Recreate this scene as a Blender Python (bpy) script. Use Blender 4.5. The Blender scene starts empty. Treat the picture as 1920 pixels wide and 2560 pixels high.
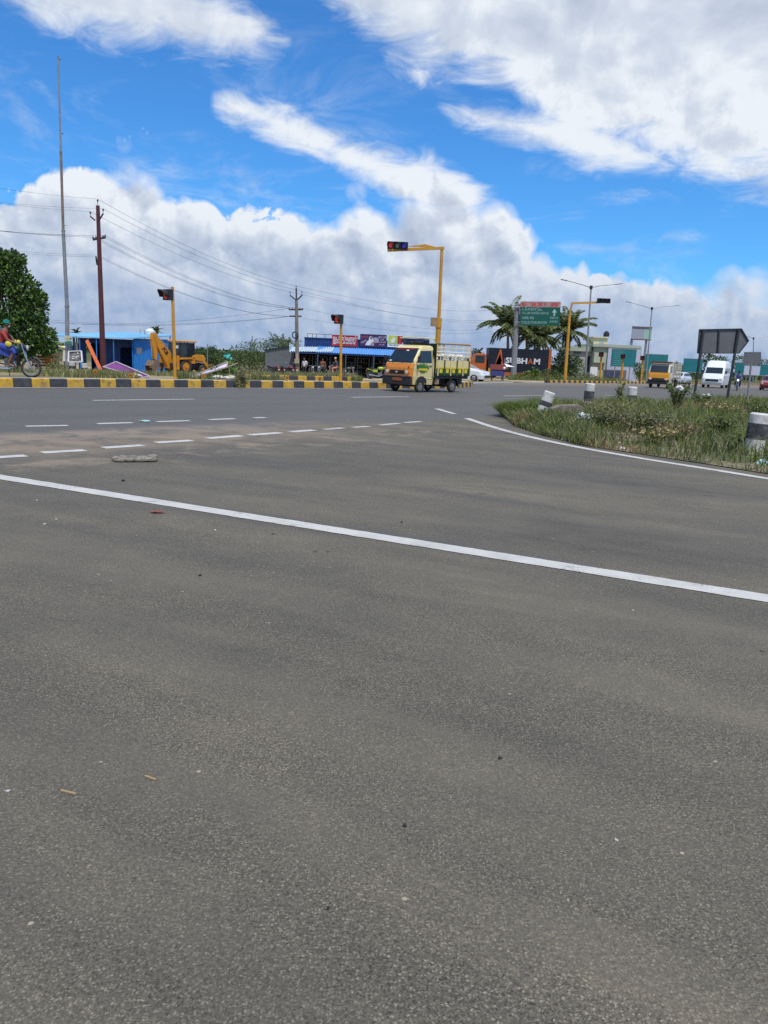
import bpy, bmesh, math, random
from math import sin, cos, pi, atan2, hypot, radians as rad
from mathutils import Vector as V, Matrix, noise as mnoise
random.seed(7)
scene = bpy.context.scene
COL = scene.collection
# ------------------------------------------------------------------ camera (photo pixels are 1920 x 2560)
F, CX, CY, H = 1925.0, 960.0, 1280.0, 1.35
ROLL = math.atan(.043)
PITCH = math.atan((CY - 888) * cos(ROLL) / F)
FWD = V((0, cos(PITCH), -sin(PITCH))); U0 = V((0, sin(PITCH), cos(PITCH))); X0 = V((1, 0, 0))
RIGHT = X0 * cos(ROLL) + U0 * sin(ROLL); UP = U0 * cos(ROLL) - X0 * sin(ROLL)
cam = bpy.data.cameras.new('camera'); cam.sensor_fit = 'HORIZONTAL'; cam.sensor_width = 36
cam.lens = 36 * F / 1920; cam.clip_end = 6000; cam.clip_start = .05
camo = bpy.data.objects.new('camera', cam); COL.objects.link(camo)
camo.matrix_world = Matrix(((RIGHT.x, UP.x, -FWD.x, 0), (RIGHT.y, UP.y, -FWD.y, 0), (RIGHT.z, UP.z, -FWD.z, H), (0, 0, 0, 1)))
scene.camera = camo
def ray(px, py): return FWD * F + RIGHT * (px - CX) - UP * (py - CY)
# ------------------------------------------------------------------ light
SUN_EL, SUN_AZ = 66, 158           # azimuth clockwise from +Y
vs = scene.view_settings
vs.view_transform = 'Standard'; vs.look = 'None'; vs.exposure = 0.0; vs.gamma = 1; vs.use_curve_mapping = False
tosun = V((sin(rad(SUN_AZ)) * cos(rad(SUN_EL)), cos(rad(SUN_AZ)) * cos(rad(SUN_EL)), sin(rad(SUN_EL))))
sl = bpy.data.lights.new('sun', 'SUN'); sl.energy = 4.2; sl.angle = rad(.55); sl.color = (1, .955, .88)
so = bpy.data.objects.new('sun', sl); COL.objects.link(so); so.location = (0, 0, 60)
so.rotation_euler = (-tosun).to_track_quat('-Z', 'Y').to_euler()
cy = scene.cycles
cy.use_denoising = False; cy.max_bounces = 6; cy.transparent_max_bounces = 8; cy.sample_clamp_indirect = 6
# ------------------------------------------------------------------ sky: Nishita with procedural cloud layers, all in world directions
class NT:
    def __init__(s, tree): s.t = tree; s.n = tree.nodes; s.l = tree.links
    def put(s, inp, v):
        if isinstance(v, bpy.types.NodeSocket): s.l.new(v, inp)
        elif v is not None: inp.default_value = v
    def m(s, op, a, b=None, c=None, clamp=False):
        n = s.n.new('ShaderNodeMath'); n.operation = op; n.use_clamp = clamp
        s.put(n.inputs[0], a); s.put(n.inputs[1], b); s.put(n.inputs[2], c); return n.outputs[0]
    def vm(s, op, a, b=None, sc=None):
        n = s.n.new('ShaderNodeVectorMath'); n.operation = op
        s.put(n.inputs[0], a); s.put(n.inputs[1], b)
        if sc is not None: s.put(n.inputs['Scale'], sc)
        return n.outputs['Value'] if op in ('DOT_PRODUCT', 'LENGTH') else n.outputs[0]
    def noise(s, vec, scale, detail=5, rough=.55, dist=0, lac=2.0):
        n = s.n.new('ShaderNodeTexNoise'); s.put(n.inputs['Vector'], vec); s.put(n.inputs['Scale'], scale)
        n.inputs['Detail'].default_value = detail; n.inputs['Roughness'].default_value = rough
        n.inputs['Distortion'].default_value = dist; n.inputs['Lacunarity'].default_value = lac
        return n.outputs['Fac']
    def voro(s, vec, scale, feat='F1', out='Distance', rand=1.0, smooth=1.0):
        n = s.n.new('ShaderNodeTexVoronoi'); n.feature = feat; s.put(n.inputs['Vector'], vec); s.put(n.inputs['Scale'], scale)
        n.inputs['Randomness'].default_value = rand
        if feat == 'SMOOTH_F1': n.inputs['Smoothness'].default_value = smooth
        return n.outputs[out]
    def step(s, v, a, b, lo=0.0, hi=1.0):
        n = s.n.new('ShaderNodeMapRange'); n.interpolation_type = 'SMOOTHSTEP'
        s.put(n.inputs[0], v); s.put(n.inputs[1], a); s.put(n.inputs[2], b); s.put(n.inputs[3], lo); s.put(n.inputs[4], hi)
        return n.outputs[0]
    def mix(s, fac, a, b, mode='MIX'):
        n = s.n.new('ShaderNodeMix'); n.data_type = 'RGBA'; n.blend_type = mode
        s.put(n.inputs['Factor'], fac)
        for i, v in ((6, a), (7, b)):
            if isinstance(v, (tuple, list)): v = tuple(v) + ((1,) if len(v) == 3 else ())
            s.put(n.inputs[i], v)
        return n.outputs[2]
    def ramp(s, fac, stops, interp='LINEAR'):
        n = s.n.new('ShaderNodeValToRGB'); n.color_ramp.interpolation = interp; s.put(n.inputs[0], fac)
        e = n.color_ramp.elements
        while len(e) > 1: e.remove(e[-1])
        for i, (p, c) in enumerate(stops):
            if not isinstance(c, (tuple, list)): c = (c, c, c)
            el = e[0] if i == 0 else e.new(p)
            el.position = p; el.color = tuple(c) + (1,)
        return n.outputs[0]
world = bpy.data.worlds.new('World'); scene.world = world; world.use_nodes = True
def build_sky():
    T = NT(world.node_tree); T.n.clear()
    out = T.n.new('ShaderNodeOutputWorld'); bg = T.n.new('ShaderNodeBackground'); T.l.new(bg.outputs[0], out.inputs[0])
    S = .10; bg.inputs[1].default_value = S
    sky = T.n.new('ShaderNodeTexSky'); sky.sky_type = 'NISHITA'; sky.sun_disc = False
    sky.sun_elevation = rad(SUN_EL); sky.sun_rotation = rad(SUN_AZ); sky.air_density = 1.0; sky.dust_density = .3; sky.ozone_density = 2.5
    blue = T.vm('MULTIPLY', sky.outputs[0], (.42, 1.03, 1.62))
    tc = T.n.new('ShaderNodeTexCoord'); D = tc.outputs['Generated']
    sp = T.n.new('ShaderNodeSeparateXYZ'); T.l.new(D, sp.inputs[0]); x, y, z = sp.outputs
    az = T.m('MULTIPLY', T.m('ARCTAN2', x, y), 180 / pi); el = T.m('MULTIPLY', T.m('ARCSINE', z), 180 / pi)
    A0, A1, E1 = -45.0, 45.0, 60.0
    azn = T.m('DIVIDE', T.m('SUBTRACT', az, A0), A1 - A0, clamp=True)
    def ae(px, py):
        r = ray(px, py).normalized(); return math.degrees(atan2(r.x, r.y)), math.degrees(math.asin(r.z))
    def curve(pts, ends=None):              # boundary elevation as a function of azimuth
        st = [((a - A0) / (A1 - A0), max(0, e) / E1) for a, e in (ae(*p) for p in pts)]
        if ends: st = [(0.0, ends[0] / E1)] + st + [(1.0, ends[1] / E1)]
        st.sort()
        return T.m('MULTIPLY', T.ramp(azn, st), E1)
    def thick(pts):                         # half thickness (degrees) as a function of azimuth
        st = sorted([((ae(px, py)[0] - A0) / (A1 - A0), t / 33.6 / 10) for px, py, t in pts])
        st = [(0.0, 0.0)] + st + [(1.0, 0.0)]
        return T.m('MULTIPLY', T.ramp(azn, st), 10)
    nL = T.m('SUBTRACT', T.noise(D, 5.5, 3, .55), .5)
    nM = T.m('SUBTRACT', T.noise(D, 16, 6, .6, .4), .5)
    strx = T.vm('MULTIPLY', D, (1.0, 1.0, 2.6))
    nW = T.m('SUBTRACT', T.noise(strx, 13, 6, .62, .7), .5)      # stretched, wispy
    pv = T.vm('ADD', D, T.vm('SCALE', D, sc=T.m('MULTIPLY', nM, .12)))
    puff = T.m('SUBTRACT', .42, T.voro(pv, 15, 'F1'))
    puff2 = T.m('SUBTRACT', .42, T.voro(pv, 38, 'F1'))
    # D: cumulus bank along the horizon
    elD = curve([(0, 450), (110, 420), (200, 385), (270, 362), (330, 358), (390, 390), (440, 440), (520, 480), (600, 500), (680, 520), (780, 520), (860, 495), (905, 478), (960, 488),
                 (1040, 462), (1120, 448), (1200, 452), (1265, 468), (1305, 515), (1340, 575), (1400, 630), (1480, 670), (1580, 672), (1700, 648), (1920, 655)], (13, 8))
    fD = T.m('ADD', T.m('SUBTRACT', elD, el), T.m('ADD', T.m('MULTIPLY', puff, 2.7), T.m('MULTIPLY', nM, 3.0)))
    fD = T.m('ADD', fD, T.m('MULTIPLY', puff2, 1.5))
    softD = T.step(T.noise(D, 5, 2), .42, .60, .35, 1.9)
    mD = T.m('DIVIDE', fD, softD, clamp=True)
    # B: great sheet upper right
    elB = curve([(600, -420), (700, -200), (760, -60), (830, 40), (900, 120), (1000, 170), (1150, 200), (1260, 250), (1330, 300), (1420, 380), (1560, 410), (1680, 450), (1800, 485), (1920, 495)], (59, 19))
    fB = T.m('ADD', T.m('SUBTRACT', el, elB), T.m('ADD', T.m('MULTIPLY', nW, 6.5), T.m('MULTIPLY', nL, 3.0)))
    mB = T.step(fB, -.6, 2.4)
    # A: streak top left; C: diagonal streak in the middle; E: small wisps
    def streak(mid, th, amp, s0=-.5, s1=1.0):
        c = curve(mid, None); t = thick(th)
        f = T.m('SUBTRACT', t, T.m('ABSOLUTE', T.m('SUBTRACT', el, c)))
        f = T.m('ADD', f, T.m('MULTIPLY', nW, amp))
        g = T.step(t, .02, .35)
        return T.m('MULTIPLY', T.step(f, s0, s1), g)
    mA = streak([(0, -75), (150, -20), (400, 15), (560, 50), (680, 95), (760, 110)], [(-60, -80, 20), (100, -10, 75), (350, 10, 70), (560, 50, 62), (660, 90, 34), (740, 110, 2)], 4.6, -.7, 1.6)
    mC = streak([(540, 262), (640, 285), (760, 335), (880, 395), (1000, 445), (1120, 480), (1240, 500)], [(520, 260, 0), (570, 268, 28), (660, 290, 42), (780, 345, 40), (900, 405, 46), (1050, 460, 62), (1160, 485, 60), (1260, 505, 0)], 3.4, -.5, 1.3)
    mF = streak([(1100, 268), (1250, 305), (1400, 335), (1520, 375), (1700, 420)], [(1080, 265, 0), (1150, 280, 22), (1300, 315, 36), (1420, 345, 46), (1560, 390, 50), (1720, 430, 0)], 3.2, -.5, 1.4)
    mE = streak([(1340, 618), (1440, 618), (1560, 625), (1640, 630), (1650, 590), (1780, 605), (1800, 607)], [(1350, 618, 0), (1420, 618, 12), (1560, 626, 20), (1640, 610, 8), (1720, 598, 14), (1800, 607, 0)], 3.0, -.3, 1.3)
    # thin veil left of the middle, and the sky beyond the frame
    veil = T.m('MULTIPLY', T.step(T.noise(strx, 6, 6, .66, .6), .48, .78, 0, .55), T.step(el, 6, 24, 1, .25))
    away = T.m('MAXIMUM', T.step(T.m('ABSOLUTE', az), 33, 48), T.step(el, 36, 50))
    gen = T.step(T.m('ADD', nL, T.m('MULTIPLY', nW, .5)), -.08, .14)
    m = T.m('MAXIMUM', mD, mB)
    for q in (mA, mC, mF): m = T.m('MAXIMUM', m, q)
    m = T.m('MAXIMUM', m, T.m('MULTIPLY', mE, .55)); m = T.m('MAXIMUM', m, veil)
    m = T.m('MAXIMUM', T.m('MULTIPLY', m, T.m('SUBTRACT', 1, away)), T.m('MULTIPLY', gen, away))
    m = T.m('MAXIMUM', m, T.m('MULTIPLY', mD, T.step(el, 10, 18, 1, 0)))
    # cloud light: relief from the difference of the field towards the sun, plus thickness
    off = V((.55, -.25, .8)) * .022
    Do = T.vm('ADD', D, tuple(off))
    rel = T.m('SUBTRACT', T.noise(D, 11, 5, .56, .3), T.noise(Do, 11, 5, .56, .3))
    pvo = T.vm('ADD', pv, tuple(off * .8))
    relp = T.m('SUBTRACT', T.voro(pvo, 15, 'F1'), T.voro(pv, 15, 'F1'))
    rel2 = T.m('SUBTRACT', T.noise(D, 34, 4, .6, .3), T.noise(T.vm('ADD', D, tuple(off * .45)), 34, 4, .6, .3))
    thickB = T.m('MULTIPLY', T.step(fB, 2.5, 11), .17)
    lit = T.m('ADD', .64, T.m('ADD', T.m('MULTIPLY', T.m('MULTIPLY', rel, 1.9), T.step(el, 1, 9, .4, 1)), T.m('MULTIPLY', T.m('MULTIPLY', relp, 1.5), T.m('MULTIPLY', T.step(el, 16, 12), T.step(el, 2, 7)))))
    lit = T.m('ADD', lit, T.m('SUBTRACT', T.m('ADD', T.m('MULTIPLY', nL, .75), T.m('MULTIPLY', T.m('MULTIPLY', rel2, .95), T.step(el, 20, 14))), thickB))
    edge = T.m('MULTIPLY', T.step(fD, .5, 3.0, 1, 0), T.step(el, 16, 22, 1, 0))
    lit = T.m('ADD', lit, T.m('MULTIPLY', edge, .38), clamp=True)
    ccol = T.ramp(lit, [(0, (.42, .49, .62)), (.40, (.54, .61, .74)), (.70, (.65, .72, .83)), (1, (.84, .89, .95))])
    low = T.ramp(T.m('ADD', T.m('MULTIPLY', lit, .45), T.m('ADD', T.m('MULTIPLY', nM, .5), T.m('MULTIPLY', el, .022))), [(.0, (.17, .30, .55)), (.24, (.31, .43, .64)), (.6, (.58, .65, .78))])
    ccol = T.mix(T.step(el, 0, 10.5, 1, 0), ccol, low)
    ccol = T.vm('SCALE', ccol, sc=1 / S)
    T.l.new(T.mix(m, blue, ccol), bg.inputs[0])
build_sky()
world.cycles.sampling_method = 'MANUAL'; world.cycles.sample_map_resolution = 512
# ------------------------------------------------------------------ terrain
def roadz(y):
    t = min(y, 160) - 25
    if t < -10: return 0.
    if t < 10: return -.0087 * (t + 10) ** 2 / 40
    return -.0087 * t
def sst(a, b, v):
    t = max(0., min(1., (v - a) / (b - a))); return t * t * (3 - 2 * t)
def hit(px, py, zf=None):
    zf = zf or (lambda x, y: roadz(y))
    d = ray(px, py); d = d / d.y; y = .5
    while y < 600:
        st = .05 * max(1, y / 10)
        if H + d.z * y < zf(d.x * y, y):
            a, b = y - st, y
            for _ in range(24):
                m = (a + b) / 2
                if H + d.z * m < zf(d.x * m, m): b = m
                else: a = m
            return V((d.x * b, b, zf(d.x * b, b)))
        y += st
    return V((d.x * 600, 600, zf(d.x * 600, 600)))
def W(px, py, Y):
    d = ray(px, py); d = d / d.y; return V((d.x * Y, Y, H + d.z * Y))
K1 = hit(965, 971); K0 = hit(0, 968)
UX, UY = (K1.x - K0.x) / hypot(K1.x - K0.x, K1.y - K0.y), (K1.y - K0.y) / hypot(K1.x - K0.x, K1.y - K0.y)
def sd(x, y): a, b = x - K1.x, y - K1.y; return a * UX + b * UY, -a * UY + b * UX
def xy(s, d): return K1.x + s * UX - d * UY, K1.y + s * UY + d * UX
BND = [(-400, 0), (2.5, 0), (6, .7), (10, 2.6), (13.6, 5.2), (17, 7.4), (24, 10), (36, 12), (73, 16), (123, 21.6), (600, 60)]
def bound(s):
    for (a, p), (b, q) in zip(BND, BND[1:]):
        if s <= b: return p + (q - p) * (s - a) / (b - a)
    return BND[-1][1]
def landz(x, y):
    s, d = sd(x, y); t = d - bound(s)
    raise_ = .20 * (1 - sst(10, 19, s)) + .03
    w = 1 - .72 * sst(26, 48, s)
    z = roadz(y) + raise_ - .027 * w * max(0, min(t - 1.0, 42))
    if t < 0: z = roadz(y) - .05
    return z
def at(px, py): return hit(px, py, landz)
def rz_face(p): return -atan2(p.x, p.y)
UANG = atan2(UY, UX)
# ------------------------------------------------------------------ mesh helpers
class MB:
    def __init__(s): s.v = []; s.f = []; s.k = []; s.mats = []
    def mi(s, m):
        if m not in s.mats: s.mats.append(m)
        return s.mats.index(m)
    def add(s, vs, fs, m):
        o = len(s.v); i = s.mi(m); s.v += [tuple(p) for p in vs]
        for f in fs: s.f.append([o + q for q in f]); s.k.append(i)
        return s
    def box(s, c, d, m, R=None, tp=1.0):
        a, b, h = d[0] / 2, d[1] / 2, d[2] / 2; vs = []
        for z in (-h, h):
            q = tp if z > 0 else 1
            for x, y in ((-a, -b), (a, -b), (a, b), (-a, b)):
                p = V((x * q, y * q, z))
                if R is not None: p = R @ p
                vs.append(p + V(c))
        return s.add(vs, [(3, 2, 1, 0), (4, 5, 6, 7), (0, 1, 5, 4), (1, 2, 6, 5), (2, 3, 7, 6), (3, 0, 4, 7)], m)
    def bx(s, x0, x1, y0, y1, z0, z1, m): return s.box(((x0 + x1) / 2, (y0 + y1) / 2, (z0 + z1) / 2), (abs(x1 - x0), abs(y1 - y0), abs(z1 - z0)), m)
    def cyl(s, p, q, r0, m, r1=None, n=10, caps=True):
        p, q = V(p), V(q); r1 = r0 if r1 is None else r1; ax = (q - p).normalized()
        e = ax.orthogonal().normalized(); g = ax.cross(e); vs = []
        for c, r in ((p, r0), (q, r1)):
            vs += [c + (e * cos(2 * pi * i / n) + g * sin(2 * pi * i / n)) * r for i in range(n)]
        fs = [(i, (i + 1) % n, n + (i + 1) % n, n + i) for i in range(n)]
        if caps: fs += [tuple(range(n - 1, -1, -1)), tuple(range(n, 2 * n))]
        return s.add(vs, fs, m)
    def bar(s, p, q, w, h, m, up=(0, 0, 1)):
        p, q = V(p), V(q); ax = q - p; L = ax.length; ax = ax / L
        sd_ = ax.cross(V(up))
        if sd_.length < 1e-4: sd_ = ax.orthogonal()
        sd_.normalize(); u = sd_.cross(ax)
        R = Matrix((ax, sd_, u)).transposed()
        return s.box((p + q) / 2, (L, w, h), m, R)
    def tube(s, pts, r, m, n=6):
        pts = [V(p) for p in pts]; vs = []; N = len(pts); e = None
        for i, p in enumerate(pts):
            ax = (pts[min(i + 1, N - 1)] - pts[max(i - 1, 0)]).normalized()
            if e is None: e = ax.orthogonal().normalized()
            e = (e - ax * e.dot(ax)).normalized(); g = ax.cross(e)
            rr = r[i] if isinstance(r, (list, tuple)) else r
            vs += [p + (e * cos(2 * pi * k / n) + g * sin(2 * pi * k / n)) * rr for k in range(n)]
        fs = [(i * n + k, i * n + (k + 1) % n, (i + 1) * n + (k + 1) % n, (i + 1) * n + k) for i in range(N - 1) for k in range(n)]
        fs += [tuple(range(n - 1, -1, -1)), tuple(range((N - 1) * n, N * n))]
        return s.add(vs, fs, m)
    def prism(s, poly, y0, y1, m, y0b=None, y1b=None, ax='xz'):
        """2D outline extruded across; ax names the plane of the outline."""
        n = len(poly)
        def p3(a, b, c): return (a, c, b) if ax == 'xz' else ((c, a, b) if ax == 'yz' else (a, b, c))
        vs = [p3(a, b, y0) for a, b in poly] + [p3(a, b, y1) for a, b in poly]
        fs = [tuple(range(n - 1, -1, -1)), tuple(range(n, 2 * n))] + [(i, (i + 1) % n, n + (i + 1) % n, n + i) for i in range(n)]
        return s.add(vs, fs, m)
    def ball(s, c, r, m, nu=10, nv=7, jit=0.0, R=None):
        r = (r, r, r) if not isinstance(r, (tuple, list)) else r; vs = []; c = V(c)
        for j in range(nv + 1):
            th = pi * j / nv
            for i in range(nu):
                q = 1 + random.uniform(-jit, jit); ph = 2 * pi * i / nu
                p = V((r[0] * sin(th) * cos(ph) * q, r[1] * sin(th) * sin(ph) * q, r[2] * cos(th) * q))
                if R is not None: p = R @ p
                vs.append(c + p)
        return s.add(vs, [(j * nu + i, (j + 1) * nu + i, (j + 1) * nu + (i + 1) % nu, j * nu + (i + 1) % nu) for j in range(nv) for i in range(nu)], m)
    def torus(s, c, axis, R, r, m, nR=24, nr=8, sq=1.0):
        c, ax = V(c), V(axis).normalized(); e = ax.orthogonal().normalized(); g = ax.cross(e); vs = []
        for i in range(nR):
            d = e * cos(2 * pi * i / nR) + g * sin(2 * pi * i / nR)
            for k in range(nr):
                t = 2 * pi * k / nr; vs.append(c + d * (R + r * cos(t)) + ax * (r * sin(t) * sq))
        return s.add(vs, [(i * nr + k, ((i + 1) % nR) * nr + k, ((i + 1) % nR) * nr + (k + 1) % nr, i * nr + (k + 1) % nr) for i in range(nR) for k in range(nr)], m)
    def quad(s, a, b, c, d, m): return s.add([a, b, c, d], [(0, 1, 2, 3)], m)
    def corr(s, o, u, v, n, amp, m, seg=4):
        """corrugated sheet from corner o, spans u (across ribs) and v (along ribs), n ribs"""
        o, u, v = V(o), V(u), V(v); nn = u.cross(v).normalized(); vs = []; prof = (-1, -1, 1, 1)
        N = n * seg
        for i in range(N + 1):
            h = amp * (prof[i % 4] if seg == 4 else sin(2 * pi * i / seg))
            a = o + u * (i / N) + nn * h; vs += [a, a + v]
        return s.add(vs, [(2 * i, 2 * i + 2, 2 * i + 3, 2 * i + 1) for i in range(N)], m)
    def obj(s, name, parent=None, smooth=False, loc=None, rz=0, bevel=0):
        me = bpy.data.meshes.new(name); me.from_pydata(s.v, [], s.f)
        for m in s.mats: me.materials.append(m)
        for p, k in zip(me.polygons, s.k): p.material_index = k; p.use_smooth = smooth
        if bevel:
            bm = bmesh.new(); bm.from_mesh(me); bmesh.ops.remove_doubles(bm, verts=bm.verts, dist=1e-5)
            bmesh.ops.bevel(bm, geom=[e for e in bm.edges if e.is_manifold and e.calc_face_angle(0) > .5], offset=bevel, segments=2, affect='EDGES', profile=.5)
            bm.to_mesh(me); bm.free()
        me.update()
        if smooth and hasattr(me, 'set_sharp_from_angle'): me.set_sharp_from_angle(angle=.7)
        o = bpy.data.objects.new(name, me); COL.objects.link(o)
        if parent: o.parent = parent
        if loc is not None: o.location = loc
        o.rotation_euler.z = rz
        return o
def tag(o, label=None, cat=None, group=None, kind=None):
    if label: o['label'] = label
    if cat: o['category'] = cat
    if group: o['group'] = group
    if kind: o['kind'] = kind
    return o
def thing(name, label, cat, loc=(0, 0, 0), rz=0, group=None, scale=1):
    o = bpy.data.objects.new(name, None); COL.objects.link(o); o.location = loc; o.rotation_euler.z = rz; o.empty_display_size = .2
    o.scale = (scale,) * 3
    return tag(o, label, cat, group)
def rot(ax, a): return Matrix.Rotation(a, 3, ax)
# ------------------------------------------------------------------ materials
MATS = {}
def M(name, col=(.5, .5, .5), rough=.6, metal=0., var=.18, scale=6., bump=.0, dirt=0., dirtcol=(.23, .17, .11), spec=.4, coat=0., emit=0., world_space=False):
    if name in MATS: return MATS[name]
    m = bpy.data.materials.new(name); m.use_nodes = True; T = NT(m.node_tree); b = T.n['Principled BSDF']
    tc = T.n.new('ShaderNodeTexCoord'); P = world_pos(T) if world_space else tc.outputs['Object']
    n1 = T.noise(P, scale, 6, .6); lo = tuple(c * (1 - var) for c in col); hi = tuple(min(1, c * (1 + var)) for c in col)
    c = T.ramp(n1, [(.3, lo), (.7, hi)])
    if dirt:
        g = T.step(T.noise(P, scale * .7 + 1.3, 7, .68), .62 - dirt * .3, .8 - dirt * .15)
        c = T.mix(T.m('MULTIPLY', g, min(1, dirt * 1.6)), c, dirtcol)
    T.l.new(c, b.inputs['Base Color']); b.inputs['Roughness'].default_value = rough; b.inputs['Metallic'].default_value = metal
    b.inputs['Specular IOR Level'].default_value = spec; b.inputs['Coat Weight'].default_value = coat
    if rough > .25: T.l.new(T.step(T.noise(P, scale * 2.3, 4), .3, .7, max(.05, rough - .1), min(1, rough + .12)), b.inputs['Roughness'])
    if bump:
        bn = T.n.new('ShaderNodeBump'); bn.inputs['Strength'].default_value = bump; bn.inputs['Distance'].default_value = .02
        T.l.new(T.noise(P, scale * 6, 5), bn.inputs['Height']); T.l.new(bn.outputs[0], b.inputs['Normal'])
    if emit:
        T.l.new(c, b.inputs['Emission Color']); b.inputs['Emission Strength'].default_value = emit
    MATS[name] = m; return m
def M_leaf(name, col, var=.45, trans=.25, scale=1.2, alt=None):
    if name in MATS: return MATS[name]
    m = bpy.data.materials.new(name); m.use_nodes = True; T = NT(m.node_tree); b = T.n['Principled BSDF']
    g = T.n.new('ShaderNodeNewGeometry'); tc = T.n.new('ShaderNodeTexCoord')
    r = g.outputs['Random Per Island']
    lo = tuple(c * (1 - var) for c in col); hi = tuple(c * (1 + var) for c in col)
    c = T.ramp(r, [(0, lo), (.5, col), (1, hi)])
    if alt: c = T.mix(T.step(T.noise(tc.outputs['Object'], scale, 4), .5, .66), c, alt)
    T.l.new(c, b.inputs['Base Color']); b.inputs['Roughness'].default_value = .5; b.inputs['Specular IOR Level'].default_value = .35
    tr = T.n.new('ShaderNodeBsdfTranslucent'); T.l.new(T.mix(.5, c, (.16, .22, .03)), tr.inputs[0])
    ms = T.n.new('ShaderNodeMixShader'); ms.inputs[0].default_value = trans
    T.l.new(b.outputs[0], ms.inputs[1]); T.l.new(tr.outputs[0], ms.inputs[2]); T.l.new(ms.outputs[0], T.n['Material Output'].inputs[0])
    MATS[name] = m; return m
def world_pos(T):
    g = T.n.new('ShaderNodeNewGeometry'); return g.outputs['Position']
# ------------------------------------------------------------------ ground, road, markings
def mat_road():
    m = bpy.data.materials.new('asphalt'); m.use_nodes = True; T = NT(m.node_tree); b = T.n['Principled BSDF']
    P = world_pos(T)
    rel = T.vm('SUBTRACT', P, (K1.x, K1.y, 0))
    s = T.vm('DOT_PRODUCT', rel, (UX, UY, 0)); d = T.vm('DOT_PRODUCT', rel, (-UY, UX, 0))
    # direction of the slip lane (the long white line)
    la = V((.897, -.443, 0)); ln = V((.443, .897, 0))
    cb = T.n.new('ShaderNodeCombineXYZ'); T.l.new(T.m('MULTIPLY', T.vm('DOT_PRODUCT', P, tuple(la)), .22), cb.inputs[0]); T.l.new(T.vm('DOT_PRODUCT', P, tuple(ln)), cb.inputs[1])
    slip = cb.outputs[0]
    cb2 = T.n.new('ShaderNodeCombineXYZ'); T.l.new(T.m('MULTIPLY', s, .12), cb2.inputs[0]); T.l.new(d, cb2.inputs[1])
    main = cb2.outputs[0]
    nb = T.noise(P, .55, 5, .6)
    isMain = T.step(T.m('ADD', d, T.m('MULTIPLY', T.m('SUBTRACT', nb, .5), 1.6)), -12.9, -12.3)
    # big tone: dusty brown-grey slip lane, smoother bluish-grey carriageway
    t1 = T.noise(slip, .9, 6, .62, .4); t2 = T.noise(P, 2.2, 5, .65)
    base = T.ramp(T.m('ADD', T.m('MULTIPLY', t1, .75), T.m('MULTIPLY', t2, .25)), [(.30, (.070, .063, .052)), (.43, (.098, .089, .071)), (.55, (.122, .109, .083)), (.68, (.165, .143, .102))])
    mn = T.ramp(T.noise(main, .8, 5, .6), [(.3, (.088, .084, .077)), (.7, (.108, .102, .092))])
    # stones: pale and dark aggregate with dust in the pits
    g1 = T.noise(P, 120, 2, .6, .9)
    vn = T.n.new('ShaderNodeTexVoronoi'); wc = T.n.new('ShaderNodeTexNoise'); T.l.new(P, wc.inputs['Vector']); wc.inputs['Scale'].default_value = 95; wc.inputs['Detail'].default_value = 1
    T.l.new(T.vm('ADD', P, T.vm('SCALE', wc.outputs['Color'], sc=.011)), vn.inputs['Vector']); vn.inputs['Scale'].default_value = 118
    sx = T.n.new('ShaderNodeSeparateColor'); T.l.new(vn.outputs['Color'], sx.inputs[0])
    stone = T.step(vn.outputs['Distance'], .22, .58, 1, 0)
    bright = T.m('POWER', sx.outputs[0], 1.25)
    grain = T.m('ADD', T.m('MULTIPLY', stone, T.m('SUBTRACT', T.m('MULTIPLY', bright, 1.45), .20)), T.m('SUBTRACT', T.m('MULTIPLY', g1, 2.2), 1.32))
    open_ = T.step(T.noise(slip, 1.3, 4, .6), .36, .60, .55, 1.1)      # how open the surface is
    amp = T.m('MULTIPLY', open_, T.step(isMain, 0, 1, 1.0, .35))
    gk = T.m('ADD', 1.0, T.m('MULTIPLY', amp, T.m('MAXIMUM', grain, -.62)))
    col = T.mix(isMain, base, mn)
    col = T.vm('SCALE', col, sc=gk)
    # tan dust in the pits
    dust = T.m('MULTIPLY', T.step(T.noise(P, 48, 4, .7), .56, .72), T.m('MULTIPLY', T.step(T.noise(slip, .55, 5, .6), .42, .62), T.m('SUBTRACT', 1, T.m('MULTIPLY', isMain, .9))))
    col = T.mix(T.m('MULTIPLY', dust, .7), col, (.30, .245, .155))
    # drifted sand along the joint between the two surfaces and in the mouth of the junction
    sn = T.noise(P, 1.5, 7, .66, .5)
    band = T.m('MULTIPLY', T.step(d, -14.6, -13.3), T.step(d, -12.0, -11.2, 1, 0))
    band = T.m('MULTIPLY', band, T.step(s, -13, -19))
    sand = T.m('MULTIPLY', band, T.step(sn, .30, .60))
    far = T.m('MULTIPLY', T.m('MULTIPLY', T.step(d, -15.8, -14.4), T.step(d, -14.3, -12.6, 1, 0)), T.m('MULTIPLY', T.step(sn, .46, .68), T.step(s, -10, -16)))
    sand = T.m('MAXIMUM', sand, far)
    thin = T.m('MULTIPLY', T.step(T.noise(slip, 2.6, 8, .7), .66, .74), T.m('SUBTRACT', 1, isMain))
    sand = T.m('MAXIMUM', sand, T.m('MULTIPLY', thin, .5))
    apron = T.m('MULTIPLY', T.step(s, 4, 20), T.step(T.m('ADD', d, T.m('MULTIPLY', sn, 3)), 4, 12))
    sand = T.m('MAXIMUM', sand, T.m('MULTIPLY', apron, .6))
    col = T.mix(T.m('MULTIPLY', sand, .85), col, (.235, .185, .135))
    # worn tracks and stains
    tr = T.m('MULTIPLY', T.step(T.noise(slip, 1.3, 3, .5), .58, .70), T.m('SUBTRACT', 1, isMain))
    col = T.mix(T.m('MULTIPLY', tr, .34), col, (.072, .073, .076))
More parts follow.
